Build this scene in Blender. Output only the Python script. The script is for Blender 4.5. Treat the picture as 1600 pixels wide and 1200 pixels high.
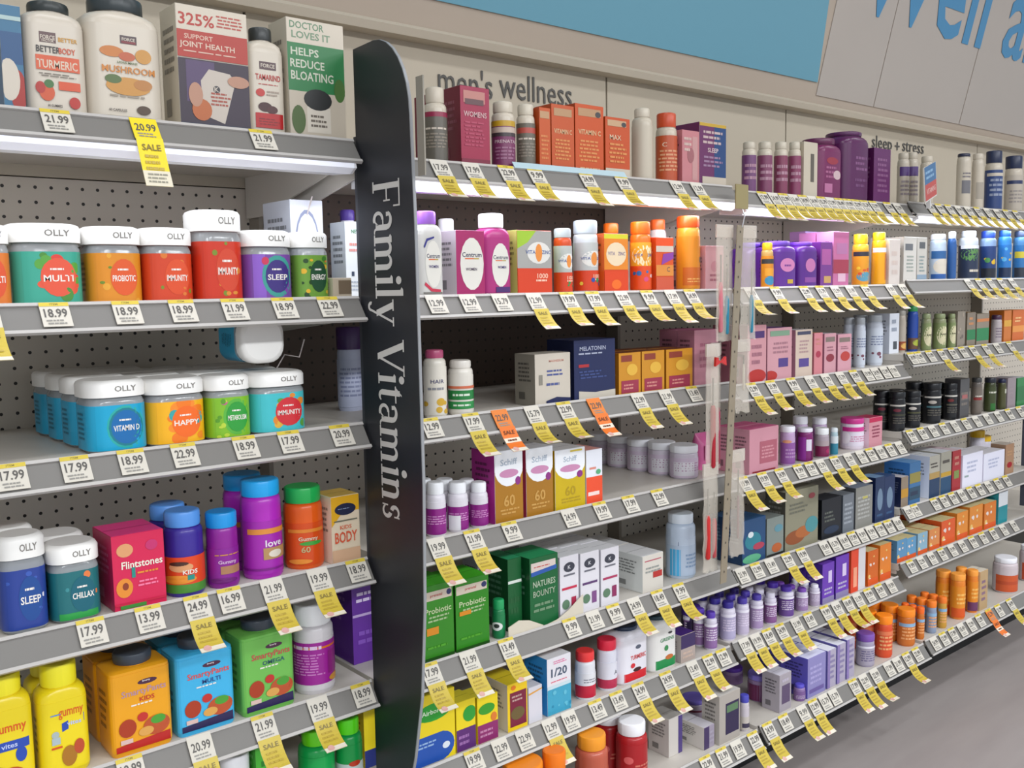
import bpy, math, random
from mathutils import Vector, Matrix
S = bpy.context.scene
for o in list(bpy.data.objects): bpy.data.objects.remove(o)

# ------------------------------------------------------------------ camera
FH = 1.20                      # eye height
yaw, pitch, roll = 0.695964, 0.099444, -0.017483
fw = Vector((math.sin(yaw)*math.cos(pitch), math.cos(yaw)*math.cos(pitch), -math.sin(pitch)))
rt = Vector((math.cos(yaw), -math.sin(yaw), 0)); up = rt.cross(fw)
r2 = rt*math.cos(roll)+up*math.sin(roll); u2 = -rt*math.sin(roll)+up*math.cos(roll)
cam = bpy.data.objects.new('camera', bpy.data.cameras.new('camera'))
S.collection.objects.link(cam)
m = Matrix((r2, u2, -fw)).transposed().to_4x4(); m.translation = Vector((0, -1.38, FH))
cam.matrix_world = m
cam.data.sensor_width = 36; cam.data.sensor_fit = 'HORIZONTAL'
cam.data.lens = 36*1500.47/1600; cam.data.clip_start = .02
S.camera = cam
# ------------------------------------------------------------------ world, exposure, ceiling lights
S.view_settings.view_transform = 'Standard'; S.view_settings.look = 'None'
S.view_settings.exposure = -0.2; S.view_settings.gamma = 1; S.view_settings.use_curve_mapping = False
w = bpy.data.worlds.new('world'); S.world = w; w.use_nodes = True
w.node_tree.nodes['Background'].inputs[0].default_value = (.84, .92, 1, 1)
w.node_tree.nodes['Background'].inputs[1].default_value = .8
def area(name, loc, sx, sy, power, col, rot=(0,0,0)):
    l = bpy.data.lights.new(name, 'AREA'); l.shape = 'RECTANGLE'; l.size = sx; l.size_y = sy
    l.energy = power; l.color = col
    o = bpy.data.objects.new(name, l); S.collection.objects.link(o); o.location = loc; o.rotation_euler = rot
    return o
LAMPS = [(x, y) for y in (-.95, -4.0) for x in (-1.2, .6, 2.4, 4.2)]  # far row is added, unseen, to throw fill light into the shelves
for x, y in LAMPS:
    area('ceiling_lamp_light', (x, y, 2.93), 1.25, .28 if y > -2 else .6, 11 if y > -2 else 112, (.94, .97, 1))

# ------------------------------------------------------------------ helpers
def lin(c):
    c /= 255; return c/12.92 if c <= .04045 else ((c+.055)/1.055)**2.4
MATS = {}; DIM_TINT = [(1, 1, 1)]     # darkens top shelf product colours to stand for the dimmer light there
def mat(hexc, rough=.45, **k):
    key = (hexc, rough, DIM_TINT[0], tuple(sorted(k.items())))
    if key in MATS: return MATS[key]
    m = bpy.data.materials.new('m_'+hexc.strip('#')); m.use_nodes = True
    b = m.node_tree.nodes['Principled BSDF']
    col = tuple(lin(int(hexc[i:i+2], 16))*t for i, t in zip((1, 3, 5), DIM_TINT[0]))+(1,)
    b.inputs['Base Color'].default_value = col; b.inputs['Roughness'].default_value = rough
    if k.get('metal'): b.inputs['Metallic'].default_value = k['metal']
    if k.get('emit'):
        b.inputs['Emission Color'].default_value = col; b.inputs['Emission Strength'].default_value = k['emit']
    if k.get('alpha'):
        b.inputs['Alpha'].default_value = k['alpha']
    MATS[key] = m; return m
def noise_mat(name, hexc, hex2, scale, rough, stretch=(1,1,1), bump=0, detail=4):
    m = bpy.data.materials.new(name); m.use_nodes = True; N = m.node_tree.nodes; L = m.node_tree.links
    b = N['Principled BSDF']; b.inputs['Roughness'].default_value = rough
    tc = N.new('ShaderNodeTexCoord'); mp = N.new('ShaderNodeMapping'); mp.inputs['Scale'].default_value = stretch
    n = N.new('ShaderNodeTexNoise'); n.inputs['Scale'].default_value = scale; n.inputs['Detail'].default_value = detail
    r = N.new('ShaderNodeMix'); r.data_type = 'RGBA'
    c = lambda h: tuple(lin(int(h[i:i+2], 16)) for i in (1, 3, 5))+(1,)
    r.inputs[6].default_value = c(hexc); r.inputs[7].default_value = c(hex2)
    L.new(tc.outputs['Object'], mp.inputs[0]); L.new(mp.outputs[0], n.inputs[0])
    L.new(n.outputs[0], r.inputs[0]); L.new(r.outputs[2], b.inputs['Base Color'])
    if bump:
        bp = N.new('ShaderNodeBump'); bp.inputs['Strength'].default_value = bump; L.new(n.outputs[0], bp.inputs['Height']); L.new(bp.outputs[0], b.inputs['Normal'])
    return m
def peg_mat(c1='#d2c8ba', c2='#c8beb0'):
    m = noise_mat('pegboard', c1, c2, 9, .6); N = m.node_tree.nodes; L = m.node_tree.links
    b = N['Principled BSDF']; mix = [n for n in N if n.type == 'MIX'][0]
    tc = N.new('ShaderNodeTexCoord'); sep = N.new('ShaderNodeSeparateXYZ'); L.new(tc.outputs['Object'], sep.inputs[0])
    def mth(op, a, bv=None):
        n = N.new('ShaderNodeMath'); n.operation = op
        if isinstance(a, float): n.inputs[0].default_value = a
        else: L.new(a, n.inputs[0])
        if bv is not None:
            if isinstance(bv, float): n.inputs[1].default_value = bv
            else: L.new(bv, n.inputs[1])
        return n.outputs[0]
    sq = []
    for ax in (0, 2):
        f = mth('FRACT', mth('MULTIPLY', sep.outputs[ax], 1/.0254)); d = mth('SUBTRACT', f, .5); sq.append(mth('MULTIPLY', d, d))
    rr = mth('ADD', sq[0], sq[1]); hole = mth('LESS_THAN', rr, .013)
    mx = N.new('ShaderNodeMix'); mx.data_type = 'RGBA'; L.new(hole, mx.inputs[0]); L.new(mix.outputs[2], mx.inputs[6])
    mx.inputs[7].default_value = (.03, .025, .022, 1); L.new(mx.outputs[2], b.inputs['Base Color'])
    return m
class MB:
    def __init__(s): s.v = []; s.f = []; s.mi = []; s.mats = []; s.lay = 0
    def mid(s, m):
        if m not in s.mats: s.mats.append(m)
        return s.mats.index(m)
    def add(s, vs, fs, m):
        o = len(s.v); s.v += [tuple(v) for v in vs]; i = s.mid(m)
        for f in fs: s.f.append(tuple(o+a for a in f)); s.mi.append(i)
    def box(s, x0, x1, y0, y1, z0, z1, m):
        v = [(x, y, z) for x in (x0, x1) for y in (y0, y1) for z in (z0, z1)]
        s.add(v, [(0,1,3,2), (4,6,7,5), (0,4,5,1), (2,3,7,6), (0,2,6,4), (1,5,7,3)], m)
    def prism(s, pts, axis, a0, a1, m):      # pts polygon in the two other axes
        n = len(pts)
        def P(p, a): return (a, p[0], p[1]) if axis == 'x' else (p[0], a, p[1]) if axis == 'y' else (p[0], p[1], a)
        v = [P(p, a0) for p in pts]+[P(p, a1) for p in pts]
        s.add(v, [tuple(range(n))[::-1], tuple(range(n, 2*n))]+[(i, (i+1) % n, n+(i+1) % n, n+i) for i in range(n)], m)
    def loft(s, secs, m, k=3, capm=None, bot=True):
        # secs: (z, w, d, r, cx, cy)
        rings = []
        for sc in secs:
            z, w, d, r = sc[:4]; r = min(r, w/2, d/2)
            ring = []
            for cx, cy, a0 in ((w/2-r, -d/2+r, -90), (w/2-r, d/2-r, 0), (-w/2+r, d/2-r, 90), (-w/2+r, -d/2+r, 180)):
                for i in range(k+1):
                    a = math.radians(a0+90*i/k); ring.append((cx+r*math.cos(a), cy+r*math.sin(a), z))
            rings.append(ring)
        n = len(rings[0]); v = [p for r_ in rings for p in r_]
        fs = []
        for j in range(len(rings)-1):
            for i in range(n): fs.append((j*n+i, j*n+(i+1) % n, (j+1)*n+(i+1) % n, (j+1)*n+i))
        s.add(v, fs, m)
        s.add(rings[-1], [tuple(range(n))], capm or m)
        if bot: s.add(rings[0], [tuple(range(n))[::-1]], m)
    def tube(s, pts, r, m, n=8):
        pts = [Vector(p) for p in pts]; rings = []
        for i, p in enumerate(pts):
            t = (pts[min(i+1, len(pts)-1)]-pts[max(i-1, 0)]).normalized()
            a = t.orthogonal().normalized(); b = t.cross(a)
            rings.append([p+(a*math.cos(2*math.pi*j/n)+b*math.sin(2*math.pi*j/n))*r for j in range(n)])
        v = [q for r_ in rings for q in r_]; fs = [(j*n+i, j*n+(i+1) % n, (j+1)*n+(i+1) % n, (j+1)*n+i) for j in range(len(rings)-1) for i in range(n)]
        fs += [tuple(range(n))[::-1], tuple(range((len(rings)-1)*n, len(rings)*n))]
        s.add(v, fs, m)
    def build(s, name, parent=None, loc=(0,0,0), rz=0, smooth=False):
        me = bpy.data.meshes.new(name); me.from_pydata(s.v, [], s.f)
        for m in s.mats: me.materials.append(m)
        for p, i in zip(me.polygons, s.mi): p.material_index = i
        if smooth:
            for p in me.polygons: p.use_smooth = len(p.vertices) <= 4
            me.set_sharp_from_angle(angle=math.radians(38))
        o = bpy.data.objects.new(name, me); S.collection.objects.link(o)
        o.parent = parent; o.location = loc; o.rotation_euler = (0, 0, rz)
        return o
def tag(o, label=None, cat=None, group=None, kind=None):
    for k, v in (('label', label), ('category', cat), ('group', group), ('kind', kind)):
        if v: o[k] = v
    return o
def empty(name, loc, rz=0):
    o = bpy.data.objects.new(name, None); S.collection.objects.link(o); o.location = loc; o.rotation_euler = (0, 0, rz)
    o.empty_display_size = .02; return o
def clone(o, parent=None, dloc=(0,0,0)):
    c = o.copy(); S.collection.objects.link(c); c.parent = parent
    if parent is None: c.location = Vector(o.location)+Vector(dloc)
    for ch in list(o.children): clone(ch, c)
    return c
GL = {}
def glyphs(txt, bold=.018):
    key = (txt, bold)
    if key in GL: return GL[key]
    cu = bpy.data.curves.new('t', 'FONT'); cu.body = txt; cu.size = 1; cu.resolution_u = 2; cu.offset = bold
    ob = bpy.data.objects.new('t', cu); S.collection.objects.link(ob)
    bpy.context.view_layer.update()
    me = bpy.data.meshes.new_from_object(ob.evaluated_get(bpy.context.evaluated_depsgraph_get()))
    vs = [(v.co.x, v.co.y) for v in me.vertices]; fs = [tuple(p.vertices) for p in me.polygons]
    bpy.data.objects.remove(ob); bpy.data.meshes.remove(me); bpy.data.curves.remove(cu)
    x0 = min(v[0] for v in vs); x1 = max(v[0] for v in vs); y0 = min(v[1] for v in vs); y1 = max(v[1] for v in vs)
    GL[key] = ([(v[0]-(x0+x1)/2, v[1]-(y0+y1)/2) for v in vs], fs, x1-x0, y1-y0)
    return GL[key]
# artwork printed on a face: map(u, v, eps) -> point; W, H real size
def art(mb, spec, mp, W, H, seg=1, rough=.4):
    lay = [0]
    def poly(pts2, fs, col):
        e = .0003+.00012*lay[0]
        mb.add([mp(u, v, e) for u, v in pts2], fs, mat(col, rough))
    def rect(a, b, c, d, col):
        n = max(1, int(abs(c-a)*seg+.99)); pts = []; fs = []
        for i in range(n+1):
            u = a+(c-a)*i/n; pts += [(u, b), (u, d)]
        for i in range(n): fs.append((2*i, 2*i+2, 2*i+3, 2*i+1))
        poly(pts, fs, col)
    def ell(cu, cv, ru, rv, col):
        n = 18; R = 1 if seg == 1 else 3; pts = [(cu, cv)]; fs = []
        for j in range(1, R+1):
            for i in range(n):
                a = 2*math.pi*i/n; pts.append((min(1, max(0, cu+ru*j/R*math.cos(a))), min(1, max(0, cv+rv*j/R*math.sin(a)))))
        for i in range(n): fs.append((0, 1+i, 1+(i+1) % n))
        for j in range(1, R):
            for i in range(n): a = 1+(j-1)*n; b = 1+j*n; fs.append((a+i, b+i, b+(i+1) % n, a+(i+1) % n))
        poly(pts, fs, col)
    for cmd in spec.split(';'):
        if not cmd: continue
        p = cmd.split(); c = p[0]; lay[0] += 1
        if c == 'R': rect(*map(float, p[1:5]), p[5])
        elif c == 'E': ell(*map(float, p[1:5]), p[5])
        elif c == 'P':
            pts = [tuple(map(float, q.split(','))) for q in p[1:-1]]
            poly(pts, [tuple(range(len(pts)))], p[-1])
        elif c == 'L':
            a, b, cc, d = map(float, p[1:5]); n = int(p[5]); rnd = random.Random(cmd)
            for i in range(n):
                y = d-(d-b)*(i+.5)/n; hh = (d-b)/n*.24; u = a+rnd.random()*.08*(cc-a)
                end = cc-rnd.random()*.25*(cc-a)
                while u < end:
                    wd = (.08+rnd.random()*.2)*(cc-a); rect(u, y-hh, min(u+wd, end), y+hh, p[6]); u += wd+.035*(cc-a)
        elif c == 'B':
            rnd = random.Random(int(p[1])); a, b, cc, d, sz = map(float, p[3:8]); cols = p[8].split(',')
            for i in range(int(p[2])):
                r = sz*(.6+rnd.random()*.8)
                ell(a+(cc-a)*rnd.random(), b+(d-b)*rnd.random(), r, r*W/H*(.6+.6*rnd.random()), rnd.choice(cols)); lay[0] += .15
        elif c == 'T':
            cu, cv, h = map(float, p[2:5]); wmax = float(p[6]) if len(p) > 6 else .9
            gv, gf, gw, gh = glyphs(p[1].replace('_', ' '))
            sv = h/gh; su = wmax/gw
            su = min(su, sv*H/W*1.15)
            poly([(cu+x*su, cv+y*sv) for x, y in gv], gf, p[5])
ROW = dict(A='top shelf', B='second shelf', C='third shelf', D='fourth shelf', E='fifth shelf', F='sixth shelf', G='bottom shelf')
BAY = ('left bay', 'middle bay', 'right bay', 'far right bay')
ORD = ('', 'second', 'third', 'fourth', 'fifth', 'sixth', 'seventh')
def words(s, n=16):
    p = s.split()
    return ' '.join(p[:n]).rstrip(',')

# ------------------------------------------------------------------ product builders
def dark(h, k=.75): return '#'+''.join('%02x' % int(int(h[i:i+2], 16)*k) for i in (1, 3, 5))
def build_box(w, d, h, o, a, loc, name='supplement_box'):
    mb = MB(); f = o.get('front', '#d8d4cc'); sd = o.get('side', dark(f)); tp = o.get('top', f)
    b = .0008; R = .4
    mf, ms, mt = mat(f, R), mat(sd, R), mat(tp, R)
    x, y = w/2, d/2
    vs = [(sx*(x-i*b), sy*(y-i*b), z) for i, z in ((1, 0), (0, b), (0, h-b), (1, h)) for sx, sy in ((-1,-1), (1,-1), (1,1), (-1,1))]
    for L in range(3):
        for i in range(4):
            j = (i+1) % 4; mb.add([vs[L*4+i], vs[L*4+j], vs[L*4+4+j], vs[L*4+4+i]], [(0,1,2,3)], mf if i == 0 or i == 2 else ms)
    mb.add(vs[12:], [(0,1,2,3)], mt); mb.add(vs[:4], [(3,2,1,0)], ms)
    # closing flap seam on the lid and small print on the side panel
    art(mb, a, lambda u, v, e: ((u-.5)*w*.99, -y-e, b+v*(h-2*b)), w, h)
    art(mb, 'R .0 .47 1 .5 '+dark(tp, .8), lambda u, v, e: ((u-.5)*w*.96, (v-.5)*d*.96, h+e*.6), w, d)
    lc = dark(sd, .62) if sum(int(sd[i:i+2], 16) for i in (1, 3, 5)) > 330 else '#'+''.join('%02x' % min(255, int(int(sd[i:i+2], 16)*.7+70)) for i in (1, 3, 5))
    if d > .035: art(mb, 'L .15 .45 .85 .85 5 %s;R .2 .12 .5 .26 %s' % (lc, lc), lambda u, v, e: (-x-e, (.5-u)*d, v*h), d, h)
    return mb.build(name, None, loc, math.radians(o.get('rz', 0)))
def build_bottle(kind, w, d, h, o, a, loc):
    name = dict(bot='vitamin_bottle', sq='vitamin_jug', tub='powder_tub', pouch='snack_pouch', olly='gummy_jar')[kind]
    root = empty(name, loc, math.radians(o.get('rz', 0)))
    if 'rx' in o: root.rotation_euler = (math.radians(o['rx']), 0, math.radians(o.get('rz', 0)))
    body, cap = o.get('body', '#dddddd'), o.get('cap', '#eeeeee')
    if kind == 'olly':
        clear = mat('#b9bdc0', .12, alpha=.55); r = w*.3
        ch = .23*h; z1 = .045*h; z2 = .66*h; zb = h-ch
        mb = MB(); mb.loft([(0, w*.9, w*.9, r, 0), (.004, w, w, r), (z2+.03*h, w, w, r), (zb-.01*h, w*.93, w*.93, r), (zb+.01*h, w*.9, w*.9, r)], clear, 5)
        mb.build('jar_body', root, smooth=True)
        base = a.split(';')[0].split()[-1]; rest = a
        lb = MB(); lb.loft([(z1, w+.0006, w+.0006, r), (z2, w+.0006, w+.0006, r)], mat(base, .3), 5, bot=False)
        W2 = w-2*r*.35
        def mp(u, v, e):
            x = (u-.5)*W2; c = w/2-r; y = -w/2
            if abs(x) > c: q = abs(x)-c; y = -w/2+r-math.sqrt(max(0, r*r-q*q))
            return (x, y-.0003-e, z1+v*(z2-z1))
        art(lb, rest, mp, W2, z2-z1, 14, .3)
        art(lb, 'L .1 .2 .9 .85 6 '+dark(base, .7), lambda u, v, e: (-w/2-.0004-e, (.5-u)*(w-2*r), z1+v*(z2-z1)), w, h*.6)
        lb.build('label', root, smooth=True)
        cp = MB(); cw = w*1.06; cm = mat('#f2f0ec', .35); R2 = cw*.36
        cp.loft([(zb, cw, cw, R2), (zb+.004, cw*1.0, cw, R2), (h-.006, cw, cw, R2), (h-.002, cw-.004, cw-.004, R2), (h, cw-.012, cw-.012, R2)], cm, 5)
        def mc(u, v, e):
            x = (u-.5)*cw; c = cw/2-R2; y = -cw/2
            if abs(x) > c: q = abs(x)-c; y = -cw/2+R2-math.sqrt(max(0, R2*R2-q*q))
            return (x, y-e, zb+v*ch)
        art(cp, 'T OLLY .6 .5 .34 #85817c .36', mc, cw, ch, 10)
        cp.build('cap', root, smooth=True)
        return root
    if kind == 'pouch':
        mb = MB(); mb.loft([(0, w, d*.5, d*.2), (h*.3, w, d, d*.45), (h*.7, w, d*.8, d*.4), (h*.95, w, d*.12, d*.05), (h, w, .002, .001)], mat(body, .25), 4)
        art(mb, a, lambda u, v, e: ((u-.5)*w*.8, -d/2-e, h*(.3+.4*v)), w, h*.4)
        mb.build('pouch_body', root, smooth=True); return root
    ch = o.get('ch', .15)*h; cw = o.get('cw', .75); hb = h-ch
    sq = kind == 'sq'; fl = o.get('flat')
    R = (w*.22 if not fl else w*.1) if sq else w/2
    k = 4 if sq else 5
    if not sq: d = w
    cw = min(1.02, cw*1.08) if not fl else cw
    neck = min(w, d)*cw*.92 if not sq else min(w*cw, d*.98)*.92
    sh = .05 if kind == 'tub' else (.025 if fl else .085)
    zs_ = hb-sh*h-.01*h
    mb = MB(); bm = mat(body, .3)
    secs = [(0, w*.93, d*.93, R), (.004, w, d, R), (zs_, w, d, R)]
    for t in (.35, .7, .92):
        q = math.sin(t*math.pi/2)
        ww = w+(neck-w)*(1-math.cos(t*math.pi/2)); dd2 = d+(neck-d)*(1-math.cos(t*math.pi/2)); rr = R+(neck/2-R)*t
        secs.append((zs_+sh*h*q, ww, dd2, rr))
    secs += [(zs_+sh*h, neck, neck, neck/2), (hb+.004, neck, neck, neck/2)]
    if fl: secs = [(0, w*.97, d*.97, R), (.003, w, d, R), (zs_, w, d, R), (zs_+sh*h*.8, w*.92, d*.88, R), (zs_+sh*h, neck, neck, neck/2), (hb+.004, neck, neck, neck/2)]
    mb.loft(secs, bm, k); mb.build('bottle_body', root, smooth=True)
    hl = o.get('hl', .93); z1 = .05*h; z2 = zs_*hl if hl < .93 else zs_-.004
    if a:
        lb = MB(); base = o.get('lab')
        first = a.split(';')[0].split()
        if not base and first[0] == 'R' and first[1:5] == ['0', '0', '1', '1']: base = first[5]
        base = base or body
        e0 = .0005
        lb.loft([(z1, w+2*e0, d+2*e0, R), (z2, w+2*e0, d+2*e0, R)], mat(base, .35), k, bot=False)
        if sq:
            W2 = w-2*R*.5
            def mp(u, v, e):
                x = (u-.5)*W2; c = w/2-R; y = -d/2
                if abs(x) > c: q = abs(x)-c; y = -d/2+R-math.sqrt(max(0, R*R-q*q))
                return (x, y-e0-e, z1+v*(z2-z1))
        else:
            span = math.radians(178); off = math.radians(-22)
            W2 = w/2*span
            def mp(u, v, e):
                an = (u-.5)*span+off; r = w/2+e0+e+.0002
                return (r*math.sin(an), -r*math.cos(an), z1+v*(z2-z1))
        art(lb, a, mp, W2, z2-z1, 12, .35)
        if sq and d > .02: art(lb, 'L .15 .25 .85 .8 5 '+(dark(base, .7)), lambda u, v, e: (-w/2-e0-e, (.5-u)*(d-2*R), z1+v*(z2-z1)), d, z2-z1)
        lb.build('label', root, smooth=not fl)
    cp = MB(); cr = (neck/.92 if not sq else neck/.92)
    cm = mat(cap, .35)
    cp.loft([(hb, cr*.97, cr*.97, cr/2), (hb+.003, cr, cr, cr/2), (h-.004, cr, cr, cr/2), (h-.0012, cr-.002, cr-.002, cr/2), (h, cr-.007, cr-.007, cr/2)], cm, 6)
    cp.build('cap', root, smooth=True)
    return root

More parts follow.
